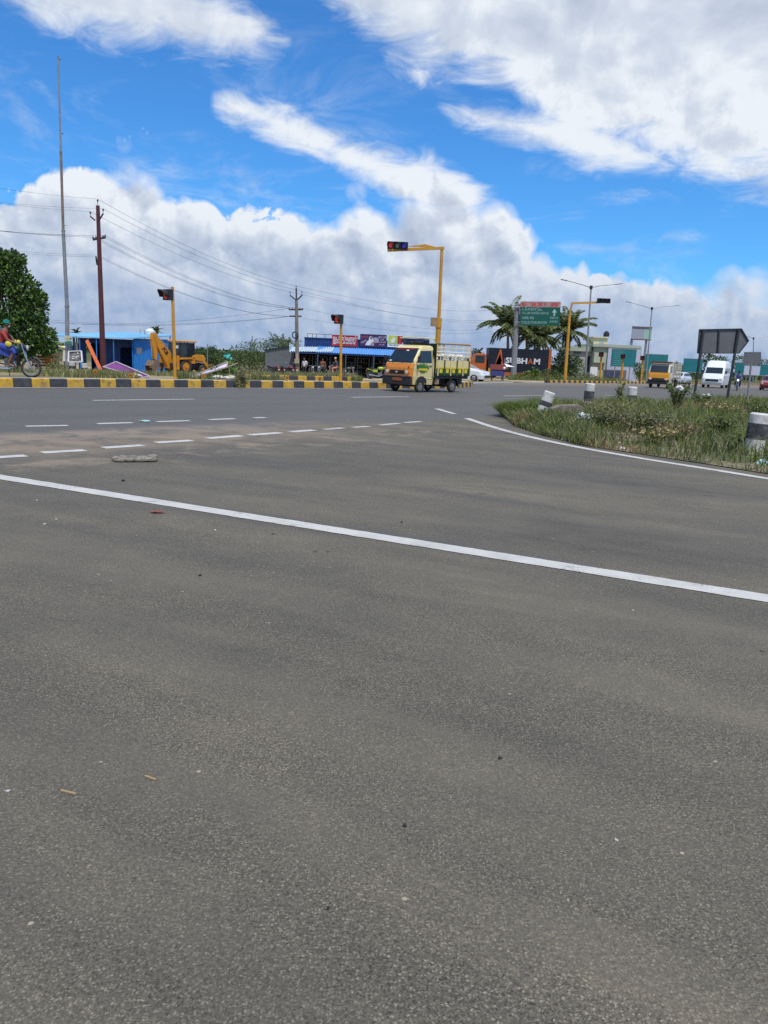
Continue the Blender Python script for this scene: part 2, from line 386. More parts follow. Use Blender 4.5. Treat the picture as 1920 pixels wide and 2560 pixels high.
    st = T.step(T.voro(T.vm('ADD', P, T.vm('SCALE', P, sc=.0)), .75, 'F1', rand=1), .045, .06, 1, 0)
    col = T.mix(T.m('MULTIPLY', st, .45), col, (.045, .045, .048))
    sp = T.step(T.voro(P, 9, 'F1'), .05, .07, 1, 0); pick = T.step(T.vm('DOT_PRODUCT', T.voro(P, 9, 'F1', 'Color'), (1, 0, 0)), .80, .82)  # few pale specks: glints put into the colour
    col = T.mix(T.m('MULTIPLY', T.m('MULTIPLY', sp, pick), .8), col, (.36, .32, .23))
    tar = T.m('MULTIPLY', T.m('MULTIPLY', T.step(T.noise(main, 1.6, 3), .55, .72), isMain), .25)
    col = T.mix(tar, col, (.08, .08, .085))
    T.l.new(col, b.inputs['Base Color'])
    b.inputs['Specular IOR Level'].default_value = .3
    T.l.new(T.step(grain, -.5, .6, .65, .9), b.inputs['Roughness'])
    bn = T.n.new('ShaderNodeBump'); bn.inputs['Distance'].default_value = .006
    T.l.new(T.m('MULTIPLY', amp, .45), bn.inputs['Strength']); T.l.new(grain, bn.inputs['Height']); T.l.new(bn.outputs[0], b.inputs['Normal'])
    return m
def mat_land():
    m = bpy.data.materials.new('dry_soil'); m.use_nodes = True; T = NT(m.node_tree); b = T.n['Principled BSDF']; P = world_pos(T)
    soil = T.ramp(T.noise(P, 1.2, 7, .65), [(.3, (.24, .18, .115)), (.55, (.36, .285, .19)), (.75, (.45, .37, .26))])
    gr = T.ramp(T.noise(P, 5, 6, .7), [(.3, (.05, .065, .022)), (.7, (.12, .125, .05))])
    k = T.step(T.m('ADD', T.m('MULTIPLY', T.noise(P, .09, 5, .6), .7), T.m('MULTIPLY', T.noise(P, .8, 6, .7), .3)), .46, .58)
    y = T.n.new('ShaderNodeSeparateXYZ'); T.l.new(P, y.inputs[0])
    k = T.m('MAXIMUM', T.m('MULTIPLY', k, .75), T.step(y.outputs[1], 95, 140))
    T.l.new(T.mix(k, soil, gr), b.inputs['Base Color']); b.inputs['Roughness'].default_value = .95; b.inputs['Specular IOR Level'].default_value = .1
    bn = T.n.new('ShaderNodeBump'); bn.inputs['Distance'].default_value = .05; bn.inputs['Strength'].default_value = .5
    T.l.new(T.noise(P, 9, 7, .7), bn.inputs['Height']); T.l.new(bn.outputs[0], b.inputs['Normal'])
    return m
def mat_paint(name, col, wear=.5, under=(.11, .105, .095)):
    m = bpy.data.materials.new(name); m.use_nodes = True; T = NT(m.node_tree); b = T.n['Principled BSDF']; P = world_pos(T)
    c = T.ramp(T.noise(P, 3.2, 6, .65), [(.3, tuple(v * .78 for v in col)), (.6, col)])
    w = T.step(T.m('ADD', T.m('MULTIPLY', T.noise(P, 60, 5, .7), .5), T.m('MULTIPLY', T.noise(P, 2.6, 5, .65), .5)), .64 - wear * .12, .70 - wear * .06)
    T.l.new(T.mix(T.m('MULTIPLY', w, .8), c, under), b.inputs['Base Color']); b.inputs['Roughness'].default_value = .75
    bn = T.n.new('ShaderNodeBump'); bn.inputs['Distance'].default_value = .004; bn.inputs['Strength'].default_value = .4
    T.l.new(T.noise(P, 70, 3), bn.inputs['Height']); T.l.new(bn.outputs[0], b.inputs['Normal'])
    MATS[name] = m; return m
ROAD, LAND = mat_road(), mat_land()
WHITE = mat_paint('road_marking_paint', (.47, .465, .44), .85); FADED = mat_paint('worn_marking_paint', (.42, .41, .38), 1.0)
def frange(*segs):
    out = []
    for a, b, st in segs:
        n = max(1, round((b - a) / st)); out += [a + (b - a) * i / n for i in range(n)]
    return out + [segs[-1][1]]
def sheet(name, S, Tn, fn, m, parent=None):
    mb = MB(); n = len(Tn); vs = [fn(s, t) for s in S for t in Tn]
    fs = [(i * n + j, (i + 1) * n + j, (i + 1) * n + j + 1, i * n + j + 1) for i in range(len(S) - 1) for j in range(n - 1)]
    mb.add(vs, fs, m); return mb.obj(name, parent, smooth=True)
SS = frange((-900, -60, 70), (-60, 60, 1.5), (60, 160, 5), (160, 900, 60))
def fland(s, t):
    x, y = xy(s, bound(s) + t); return (x, y, landz(x, y))
ground = tag(sheet('ground', SS, frange((.1, .3, .1), (.3, 12, .9), (12, 60, 4), (60, 240, 20), (240, 3000, 250)), fland, LAND), kind='structure')
def froad(s, t):
    d = bound(s) + .15 if t >= 0 else (t * 1.0 if t < -2 else bound(s) * (1 + t / 2) + t)
    x, y = xy(s, d); return (x, y, roadz(y))
road = tag(sheet('road', frange((-120, -60, 10), (-60, 60, 1.5), (60, 160, 5), (160, 420, 20)), frange((-90, -40, 10), (-40, -2, 1.5), (-2, 0, .5)), froad, ROAD), kind='structure')
def lift(p, h): return (p[0], p[1], roadz(p[1]) + h)
def resample(P, st):
    out = []
    for a, b in zip(P, P[1:]):
        n = max(1, int((V(b) - V(a)).length / st)); out += [V(a).lerp(V(b), i / n) for i in range(n)]
    return out + [V(P[-1])]
def ribbon(name, pts, w, m, parent, h=.004, taper=None):
    mb = MB(); vs = []; P = resample([V((p[0], p[1], 0)) for p in pts], .06 if min(p[1] for p in pts) < 13 else .2); N = len(P)
    for i, p in enumerate(P):
        t = (P[min(i + 1, N - 1)] - P[max(i - 1, 0)]).normalized(); n = V((-t.y, t.x, 0)); k = w / 2 * (taper[i] if taper else 1)
        k1 = k * (1 + random.uniform(-.045, .045))
        vs += [lift(p - n * k1, h), lift(p + n * k1, h)]
    mb.add(vs, [(2 * i, 2 * i + 2, 2 * i + 3, 2 * i + 1) for i in range(N - 1)], m); return mb.obj(name, parent)
def resample(P, st):
    out = []
    for a, b in zip(P, P[1:]):
        n = max(1, int((V(b) - V(a)).length / st)); out += [V(a).lerp(V(b), i / n) for i in range(n)]
    return out + [V(P[-1])]
def smooth_pts(P, it=3):
    for _ in range(it):
        Q = [P[0]]
        for a, b in zip(P, P[1:]): Q += [a.lerp(b, .25), a.lerp(b, .75)]
        P = Q + [P[-1]]
    return P
# long solid line of the slip lane
a, b = hit(0, 1193), hit(1920, 1497); dr = (b - a)
ribbon('solid_line', resample([a - dr * .8, b + dr * .6], .25), .18, WHITE, road)
# edge line round the island nose
cpts = [hit(*p) for p in ((1167, 1046), (1225, 1066), (1300, 1087), (1420, 1114), (1600, 1146), (1760, 1171), (1920, 1197))]
cpts.append(cpts[-1] + (cpts[-1] - cpts[-2]) * 4)
ribbon('solid_line', smooth_pts(cpts, 2), .165, WHITE, road)
ribbon('solid_line', resample([hit(1092, 1022), hit(1112, 1028), hit(1136, 1035)], .3), .16, WHITE, road, taper=None)
# carriageway lane dashes, 3 m long every 9 m
for k in range(-4, 10):
    s0 = -16.45 + k * 8.72
    if k < 3 or True:
        ribbon('lane_dash', resample([V(xy(s0, -5.55) + (0,)), V(xy(s0 + 2.85, -5.55) + (0,))], .8), (.15 if k < 3 else .17), WHITE, road)
def dashes(name, lst, w, m):
    for x0, y0, x1, y1 in lst: ribbon(name, resample([hit(x0, y0), hit(x1, y1)], .2), w, m, road)
dashes('edge_dash', [(64, 1066, 170, 1064), (243, 1059.5, 331, 1057), (392, 1054.5, 474, 1052), (522, 1049.5, 587, 1047), (634, 1045, 664, 1044)], .16, WHITE)
dashes('edge_dash', [(-110, 1146, -40, 1146), (-12, 1144, 65, 1139.5), (105, 1132, 212, 1126), (257, 1120, 357, 1113.5), (390, 1107, 480, 1101.5), (518, 1096.5, 603, 1089.5), (625, 1088, 702, 1082), (726, 1080, 786, 1075.5)], .19, WHITE)
dashes('edge_dash', [(810, 1074, 858, 1070), (882, 1069, 922, 1066), (950, 1063, 998, 1058.5), (1010, 1057, 1052, 1054)], .16, FADED)
# pale gutter line at the kerb foot
ribbon('gutter_line', [V(xy(s, bound(s) - .24) + (0,)) for s in frange((-40, 1.2, 1.0))], .16, FADED, road)
# ------------------------------------------------------------------ kerbs
KY = M('kerb_yellow', (.50, .30, .035), .75, var=.14, scale=5, bump=.3, dirt=.52, dirtcol=(.12, .10, .075), world_space=True)
KK = M('kerb_black', (.042, .044, .05), .8, var=.3, scale=5, bump=.3, dirt=.35, dirtcol=(.13, .12, .105), world_space=True)
CONC = M('concrete', (.36, .33, .285), .9, var=.22, scale=4, bump=.4, dirt=.35, dirtcol=(.17, .14, .10))
def block_mesh(L, h, w, m):
    me = MB().prism([(0, -.12), (w, -.12), (w, h - .012), (w - .02, h), (.05, h), (.025, h - .02)], 0, L - .012, m, ax='xz')
    return me
def kerb(name, path, step, h, w, first=0, zf=None, label=None):
    """row of kerb blocks along a polyline of (x, y); blocks alternate yellow and black, backs to the left of the path"""
    root = bpy.data.objects.new(name, None); COL.objects.link(root); root['kind'] = 'structure'
    P = [V((p[0], p[1])) for p in path]; cum = [0]
    for a, b in zip(P, P[1:]): cum.append(cum[-1] + (b - a).length)
    def along(t):
        for i in range(len(P) - 1):
            if t <= cum[i + 1]: return P[i].lerp(P[i + 1], (t - cum[i]) / (cum[i + 1] - cum[i]))
        return P[-1]
    proto = {}
    n = int(cum[-1] / step)
    for i in range(n):
        a, b = along(i * step), along((i + 1) * step); ang = atan2(b.y - a.y, b.x - a.x); key = (i + first) % 2
        if key not in proto:
            o = block_mesh(step, h, w, (KY, KK)[key]).obj('kerb_block', root); proto[key] = o.data
        else:
            o = bpy.data.objects.new('kerb_block', proto[key]); COL.objects.link(o); o.parent = root
        o.location = (b.x, b.y, (zf or (lambda x, y: roadz(y)))(a.x, a.y)+ random.uniform(-.006, .006)); o.rotation_euler.z = ang + pi / 2 + random.uniform(-.008, .008)
    return root
KS = -16.03 - .535 * 28
kp = [xy(s, bound(s)) for s in frange((KS, 2, 4), (2, 14.2, .4))]
kerb('kerb', kp, .535, .255, .26, first=1)
pv_ = MB(); sS = frange((-45, 2, .9), (2, 12, .5))
rows = [[(lambda x, y: (x, y, roadz(y) + .235))(*xy(s, bound(s) + t)) for t in (.255, .7, 1.15)] for s in sS]
for a, b in zip(rows, rows[1:]):
    for j in range(2): pv_.add([a[j], b[j], b[j + 1], a[j + 1]], [(0, 1, 2, 3)], CONC)
rows2 = [(r[2], (r[2][0], r[2][1], r[2][2] - .2)) for r in rows]
for a, b in zip(rows2, rows2[1:]): pv_.add([a[0], b[0], b[1], a[1]], [(0, 1, 2, 3)], CONC)
tag(pv_.obj('pavement'), kind='structure')
# second kerb, round the planted strip behind the first
q1 = V((-1.30, 39.2, 0))
q0 = V(xy(sd(q1.x, q1.y)[0] - 9.7, sd(q1.x, q1.y)[1] + .0) + (0,))
kerb('kerb', [(q0.x, q0.y), (q1.x, q1.y)], .535, .20, .22, first=0, zf=landz)
# far kerb on the right
kerb('kerb', [xy(s, bound(s)) for s in frange((33, 122, 2))], .6, .22, .3, first=1)
tip = [hit(*p) for p in ((1262, 1041), (1290, 1066), (1350, 1087), (1450, 1113), (1600, 1136), (1760, 1160), (1920, 1186), (2300, 1240))]
# ------------------------------------------------------------------ weedy traffic island on the right
isl_f = resample([tip[0]] + [V((p.x, p.y, 0)) for p in tip[1:]] + [V((14, -2, 0))], .35)
back = [V(xy(s, d) + (0,)) for s, d in ((-9.4, -12.5), (-7.5, -11.4), (-4, -11.0), (10, -10.9), (40, -10.9), (95, -8))]
def pick(P, t):
    L = [0]
    for a, b in zip(P, P[1:]): L.append(L[-1] + (b - a).length)
    t *= L[-1]
    for i in range(len(P) - 1):
        if t <= L[i + 1] + 1e-9: return P[i].lerp(P[i + 1], (t - L[i]) / max(1e-9, L[i + 1] - L[i]))
    return P[-1]
def isl(t, w):
    a, b = pick(isl_f, t), pick(back, t ** 1.15); p = a.lerp(b, w)
    e = min(w, 1 - w) * (b - a).length
    z = roadz(p.y) + .012 + .06 * sst(0, 1.3, e) + .035 * mnoise.noise(V((p.x * 1.3, p.y * 1.3, 0))) * sst(0, .6, e)
    return (p.x, p.y, z)
def mat_weedsoil():
    m = bpy.data.materials.new('weedy_soil'); m.use_nodes = True; T = NT(m.node_tree); b = T.n['Principled BSDF']; P = world_pos(T)
    soil = T.ramp(T.noise(P, 4, 7, .7), [(.3, (.12, .095, .065)), (.7, (.25, .20, .14))])
    gr = T.ramp(T.noise(P, 9, 6, .7), [(.3, (.035, .05, .016)), (.7, (.09, .10, .04))])
    T.l.new(T.mix(T.step(T.noise(P, 1.4, 5, .65), .44, .56), soil, gr), b.inputs['Base Color']); b.inputs['Roughness'].default_value = .95
    return m
island = tag(sheet('island', [i / 90 for i in range(91)], [0, .03, .07, .12, .2, .35, .5, .65, .8, .88, .93, .97, 1], isl, mat_weedsoil()), kind='structure')
# ------------------------------------------------------------------ vegetation helpers
from random import uniform as ru, gauss, choice
def blades(mb, pts, hmin, hmax, wid, mats, lean=.45):
    for p in pts:
        h = ru(hmin, hmax); a = ru(0, 2 * pi); l = abs(gauss(0, lean)) * h; w = wid * ru(.6, 1.4)
        dx, dy = cos(a) * l, sin(a) * l; b = ru(0, pi); ex, ey = cos(b) * w, sin(b) * w
        p = V(p); q = p + V((dx * .35, dy * .35, h * .6)); t = p + V((dx, dy, h))
        mb.add([p + V((-ex, -ey, -.02)), p + V((ex, ey, -.02)), q + V((ex * .7, ey * .7, 0)), q - V((ex * .7, ey * .7, 0)), t], [(0, 1, 2, 3), (3, 2, 4)], choice(mats))
def leaf(mb, p, dirv, L, w, m, fold=.25):
    d = dirv.normalized(); sdv = d.cross(V((ru(-1, 1), ru(-1, 1), ru(-.2, 1)))).normalized() * w; n = d.cross(sdv).normalized() * (w * fold)
    a = p; c = p + d * L * .55; t = p + d * L
    mb.add([a, c + sdv + n, t, c - sdv + n], [(0, 1, 2), (0, 2, 3)], m)
def rdir(up=0.): 
    while True:
        v = V((gauss(0, 1), gauss(0, 1), gauss(0, 1) + up))
        if v.length > .01: return v.normalized()
def clump(mb, c, r, n, L, w, mats, shell=.55):
    """leaves through an uneven ellipsoidal clump"""
    for _ in range(n):
        d = rdir(.15); k = shell + (1 - shell) * random.random() ** .6
        k *= 1 + .28 * mnoise.noise(d * 2.2 + V(c) * .37)
        p = V((c[0] + d.x * r[0] * k, c[1] + d.y * r[1] * k, c[2] + d.z * r[2] * k))
        leaf(mb, p, (d + rdir() * .9 + V((0, 0, -.15))), L * ru(.6, 1.3), w * ru(.7, 1.2), choice(mats))
G1 = M_leaf('grass_green', (0.13, 0.17, 0.04)); G2 = M_leaf('grass_olive', (0.2, 0.2, 0.07)); G3 = M_leaf('grass_dry', (0.38, 0.3, 0.14)); G4 = M_leaf('weed_dark', (0.070, 0.102, 0.034))
G5 = M_leaf('weed_fresh', (0.132, 0.225, 0.039)); G6 = M_leaf('weed_rust', (0.295, 0.178, 0.093)); G7 = M_leaf('weed_grey', (0.21, 0.205, 0.115))
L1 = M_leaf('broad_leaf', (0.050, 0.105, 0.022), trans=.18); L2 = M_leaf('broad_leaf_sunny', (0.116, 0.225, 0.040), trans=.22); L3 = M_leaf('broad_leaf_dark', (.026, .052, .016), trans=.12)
B1 = M_leaf('acacia_leaf', (0.096, 0.152, 0.053)); B2 = M_leaf('acacia_leaf_grey', (0.163, 0.198, 0.096)); B3 = M_leaf('acacia_leaf_dark', (0.046, 0.081, 0.031))
BARK = M('bark', (.13, .10, .075), .95, var=.35, scale=9, bump=.6)
def weed_plant(root, h, n, mats, L=.08, w=.025, spread=.3, name='leaves'):
    st = MB(); lv = MB()
    for _ in range(n):
        a = ru(0, 2 * pi); l = spread * ru(.3, 1); top = V((cos(a) * l, sin(a) * l, h * ru(.65, 1)))
        mid = V((top.x * .4, top.y * .4, top.z * .55)); st.tube([(0, 0, 0), mid, top], [.008, .006, .003], BARK, 4)
        for i in range(14):
            t = ru(.25, 1); p = V((0, 0, 0)).lerp(mid, t * 2) if t < .5 else mid.lerp(top, t * 2 - 1)
            leaf(lv, p, rdir(.3), L * ru(.7, 1.4), w * ru(.8, 1.3), choice(mats))
    lv.obj(name, root); st.obj('stem', root)
def isl_pt(px, py):
    return hit(px, py, lambda x, y: roadz(y) + .07)
# grass on the island: nobody could count it
gm = MB(); pts = []
random.seed(11)
while len(pts) < 75000:
    t = random.random() ** 1.4 * .86; w = random.random() if random.random() < .5 else random.random() ** 2; p = isl(t, w)
    if p[1] > 62 or p[1] < 4: continue
    k = mnoise.noise(V((p[0] * .55, p[1] * .55, 3)))
    ed = min(w, 1 - w)
    if random.random() < .6 + .9 * (k + .35): pts.append((p, k, ed))
for p, k, ed in pts:
    far = 1 + p[1] / 30
    k2 = mnoise.noise(V((p[0] * .4 + 9, p[1] * .4, 8)))
    mats = [G1, G2, G5, G4] if k2 > .12 else ([G3, G6, G2, G7] if k2 < -.22 else [G2, G7, G1, G4])
    hh = (.17 + .26 * max(0, k + .35)) * (.5 + .5 * sst(0, .05, ed))
    blades(gm, [p], hh * .4, hh * 1.25, .005 * far, mats, .85)
tag(gm.obj('grass'), 'rank green and dry grass covering the traffic island by the curved line', 'grass', kind='stuff')
random.seed(5)
for i, (px, py, h, n, mats, sp, lab) in enumerate([
    (1335, 1052, .32, 16, [G5, G1], .38, 'low bright green weed tuft in front of the leaning bollard'),
    (1545, 1018, .95, 7, [G1, G2], .22, 'tall thin leafy weed between the two upright far bollards'),
    (1690, 1030, 1.05, 22, [G5, G1, L1], .55, 'big leafy green shrub left of the arrow sign post'),
    (1748, 1026, .62, 14, [G1, G4], .42, 'dark leafy shrub at the foot of the arrow sign post'),
    (1510, 1072, .42, 26, [G4, G7], .6, 'dark scrubby weed clump beside the concrete block'),
    (1600, 1085, .50, 34, [G7, G4, G2], .75, 'broad grey green weed mass in the middle of the island'),
    (1500, 1045, .42, 20, [G7, G2], .6, 'dull olive weeds just behind the crumpled white bag'),
    (1700, 1100, .40, 26, [G6, G2, G7], .55, 'rusty brown dried weed clump at the island edge'),
    (1790, 1092, .48, 24, [G1, G4, G2], .5, 'green weed clump left of the near bollard'),
    (1840, 1125, .35, 18, [G5, G2], .4, 'low green weeds at the near bollard foot'),
    (1640, 1108, .33, 20, [G2, G3], .5, 'yellowish grass tuft above the scattered litter'),
    (1420, 1075, .26, 16, [G2, G7], .45, 'short pale weeds in front of the concrete block'),
    (1800, 1040, .45, 22, [G3, G1], .7, 'reddish dry scrub right of the arrow sign posts'),
    (1900, 1050, .55, 24, [G4, G1], .7, 'dark green scrub behind the near bollard')]):
    p = isl_pt(px, py); p.z -= .05
    r = thing('weed_plant', lab, 'weed', p, ru(0, 6), 'weeds on the island')
    weed_plant(r, h, n * 2, mats, .045 + .025 * (p.y / 20), .011 + .009 * p.y / 20, sp)
# ------------------------------------------------------------------ placing
def proj(p):
    v = V(p) - V((0, 0, H)); w = v.dot(FWD); return CX + F * v.dot(RIGHT) / w, CY - F * v.dot(UP) / w
def on(px, Y, zf=landz):
    x = W(px, 930, Y).x
    for _ in range(4):
        z = zf(x, Y); py = proj((x, Y, z))[1]; x = W(px, py, Y).x
    return V((x, Y, zf(x, Y)))
_FC = {}
def text(txt, size, m, parent, loc, name='lettering', rz=0, bold=0, w=None, ext=.004, tilt=0, rx=pi / 2):
    cu = bpy.data.curves.new(name, 'FONT'); cu.body = txt; cu.size = size; cu.extrude = ext; cu.offset = bold; cu.align_x = 'CENTER'; cu.align_y = 'CENTER'; cu.resolution_u = 2
    o = bpy.data.objects.new(name, cu); COL.objects.link(o)
    dg = bpy.context.evaluated_depsgraph_get(); me = bpy.data.meshes.new_from_object(o.evaluated_get(dg)); bpy.data.objects.remove(o); bpy.data.curves.remove(cu)
    me.name = name; me.materials.clear(); me.materials.append(m)
    o = bpy.data.objects.new(name, me); COL.objects.link(o); o.parent = parent; o.location = loc; o.rotation_euler = (rx, tilt, rz)
    if w and len(me.vertices):
        xs = [v.co.x for v in me.vertices]; o.scale.x = w / max(.01, max(xs) - min(xs))
    return o
# common materials
STEEL = M('galvanised_steel', (.30, .31, .31), .45, .6, var=.2, scale=3, dirt=.2)
DARKST = M('dark_steel', (.045, .045, .05), .5, .4, var=.3, scale=6)
BLACK = M('black_plastic', (.022, .022, .025), .5, var=.3)
RUB = M('rubber', (.03, .029, .028), .85, var=.3, scale=12, dirt=.5, dirtcol=(.12, .10, .075))
GLASS = M('dark_glass', (.018, .025, .03), .06, var=.2, spec=.7)
SIGY = M('signal_yellow', (.50, .25, .025), .5, var=.16, scale=3, dirt=.28, dirtcol=(.2, .12, .05))
CHROME = M('chrome', (.6, .6, .6), .18, 1.0, var=.1)
WHT = M('white_paint', (.70, .70, .68), .5, var=.08, dirt=.12)
def M_lamp(name, c, e): return M(name, c, .4, var=.1, emit=e)
# ------------------------------------------------------------------ wheels
def wheel(parent, c, R, w, rimc, axis=(0, 1, 0), spokes=0, hub=True, rimR=.62):
    mb = MB(); ax = V(axis)
    t = mb.torus(c, axis, R - w * .42, w * .42, RUB, 24, 8, 1.15).obj('wheel', parent, smooth=True)
    mb = MB(); c = V(c)
    mb.torus(c, axis, (R - w * .8), w * .16, rimc, 20, 6, 2.0)
    if spokes:
        e = ax.orthogonal().normalized(); g = ax.cross(e)
        for i in range(spokes):
            d = e * cos(2 * pi * i / spokes) + g * sin(2 * pi * i / spokes); mb.cyl(c + d * .03, c + d * (R - w * .8), .008, rimc, n=4)
        mb.cyl(c - ax * .06, c + ax * .06, .045, rimc, n=10)
    else:
        mb.cyl(c - ax * w * .30, c + ax * w * .30, (R - w * .75), rimc, n=20)
        mb.cyl(c - ax * w * .42, c + ax * w * .42, R * .22, rimc, n=12)
        e = ax.orthogonal().normalized(); g = ax.cross(e)
        for i in range(5):
            d = e * cos(2 * pi * i / 5) + g * sin(2 * pi * i / 5)
            mb.cyl(c + d * R * .38 - ax * w * .33, c + d * R * .38 + ax * w * .33, R * .055, BLACK, n=6)
    mb.obj('rim', t, smooth=True)
    return t
# ------------------------------------------------------------------ people
def skin_body(name, J, E, mats, pick_mat, parent, levels=2):
    """one continuous body: J joint -> (pos, radius); E edges; mats list; pick_mat(co) -> index"""
    me = bpy.data.meshes.new(name); keys = list(J); me.from_pydata([J[k][0] for k in keys], [(keys.index(a), keys.index(b)) for a, b in E], [])
    o = bpy.data.objects.new(name, me); COL.objects.link(o)
    sk = o.modifiers.new('s', 'SKIN'); sk.use_smooth_shade = True
    sv = me.skin_vertices[0].data if len(me.skin_vertices) else None
    if sv is None:
        bm = bmesh.new(); bm.from_mesh(me); bm.verts.layers.skin.verify(); bm.to_mesh(me); bm.free(); sv = me.skin_vertices[0].data
    for i, k in enumerate(keys):
        r = J[k][1]; sv[i].radius = r if isinstance(r, tuple) else (r, r); sv[i].use_root = (k == 'pelvis')
    ss = o.modifiers.new('u', 'SUBSURF'); ss.levels = levels; ss.render_levels = levels
    bpy.context.view_layer.update(); dg = bpy.context.evaluated_depsgraph_get()
    m2 = bpy.data.meshes.new_from_object(o.evaluated_get(dg)); bpy.data.objects.remove(o)
    m2.name = name; m2.materials.clear()
    for m in mats: m2.materials.append(m)
    for p in m2.polygons: p.material_index = pick_mat(p.center); p.use_smooth = True
    b = bpy.data.objects.new('body', m2); COL.objects.link(b); b.parent = parent
    return b
SKIN = M('skin', (.16, .085, .05), .55, var=.12); HAIR = M('hair', (.014, .012, .011), .6, var=.3)
def person(root, P, top, bottom, sleeves=True, hair=True, legs='cover', beard=None, shoes=None):
    """P: pose joints. top/bottom: cloth materials, painted on by nearest bone"""
    J, E = {}, []
    def j(k, p, r, par=None):
        J[k] = (V(p), r)
        if par: E.append((par, k))
    j('pelvis', P['pelvis'], (.15, .12)); j('waist', V(P['pelvis']).lerp(V(P['chest']), .5), (.135, .105), 'pelvis'); j('chest', P['chest'], (.165, .115), 'waist')
    j('neck', P['neck'], .055, 'chest'); j('head', P['head'], (.078, .088), 'neck')
    hd = (V(P['head']) - V(P['neck'])).normalized(); j('crown', V(P['head']) + hd * .085, (.066, .075), 'head')
    fd = V(P.get('face', (1, 0, 0))).normalized(); j('nose', V(P['head']) + fd * .098 - hd * .005, .017, 'head')
    for sname in 'LR':
        j('sh' + sname, P['sh' + sname], .062, 'chest'); j('el' + sname, P['el' + sname], .043, 'sh' + sname); j('wr' + sname, P['wr' + sname], .029, 'el' + sname)
        d = (V(P['ha' + sname]) - V(P['wr' + sname])).normalized(); palm = V(P['wr' + sname]) + d * .06; j('pa' + sname, palm, (.036, .018), 'wr' + sname)
        side = d.orthogonal().normalized(); up = d.cross(side)
        for q, (o, L) in enumerate(((-.027, .075), (-.009, .085), (.009, .08), (.027, .062))):
            a = palm + side * o + d * .035; j('f%d%s' % (q, sname), a, .0095, 'pa' + sname); j('g%d%s' % (q, sname), a + d * L * .5 - up * .02, .009, 'f%d%s' % (q, sname)); j('h%d%s' % (q, sname), a + d * L * .7 - up * .05, .008, 'g%d%s' % (q, sname))
        j('t0' + sname, palm - side * .04 - d * .01, .011, 'pa' + sname); j('t1' + sname, palm - side * .055 + d * .03 - up * .015, .0095, 't0' + sname)
        j('hi' + sname, P['hi' + sname], .095, 'pelvis'); j('kn' + sname, P['kn' + sname], .062, 'hi' + sname); j('an' + sname, P['an' + sname], .04, 'kn' + sname); j('to' + sname, P['to' + sname], (.045, .03), 'an' + sname)
    bones = [(J[a][0], J[b][0], b) for a, b in E]
    def pm(c):
        c = V(c); best, bd = None, 9
        for a, b, k in bones:
            ab = b - a; t = max(0, min(1, (c - a).dot(ab) / max(1e-9, ab.length_squared))); d = (c - (a + ab * t)).length
            if d < bd: bd, best, bt = d, k, t
        if best[:2] in ('wa', 'ch', 'sh'): return 1
        if best[:2] == 'el': return 1 if sleeves or bt < .5 else 0
        if best[:2] == 'wr': return 1 if sleeves is True and bt < .15 else 0
        if best[:2] in ('hi',): return 2
        if best[:2] == 'kn': return 2
        if best[:2] == 'an': return 2 if legs == 'cover' and bt < .93 else 0
        if best[:2] == 'to': return 3
        return 0
    b = skin_body('person_body', J, E, [SKIN, top, bottom, shoes or SKIN], pm, root, 2)
    hp = V(P['head']); R = None
    # face details and ears
    sidev = hd.cross(fd).normalized(); eb = MB()
    for sg in (-1, 1):
        eb.ball(hp + fd * .074 + sidev * sg * .031 + hd * .022, (.012, .012, .007), HAIR, 6, 4)
    eb.ball(hp + fd * .078 - hd * .045, (.012, .024, .007), M('lips', (.16, .05, .04), .5), 6, 4)
    for sg in (-1, 1): eb.ball(hp + sidev * sg * .082 - fd * .01, (.018, .009, .03), SKIN, 6, 5)
    if beard:
        for _ in range(14): eb.ball(hp + fd * ru(.04, .085) + sidev * ru(-.05, .05) - hd * ru(.045, .085), ru(.015, .024), beard, 6, 4)
    eb.obj('face', root, smooth=True)
    if hair:
        hb = MB()
        for _ in range(40):
            d = rdir(); 
            if d.dot(fd) > .25 and d.dot(hd) < .65 or d.dot(hd) < -.2: continue
            hb.ball(hp + hd * .045 + V((d.x * .075, d.y * .075, d.z * .075)), ru(.028, .04), HAIR, 7, 5, .1)
        hb.obj('hair', root, smooth=True)
    return b
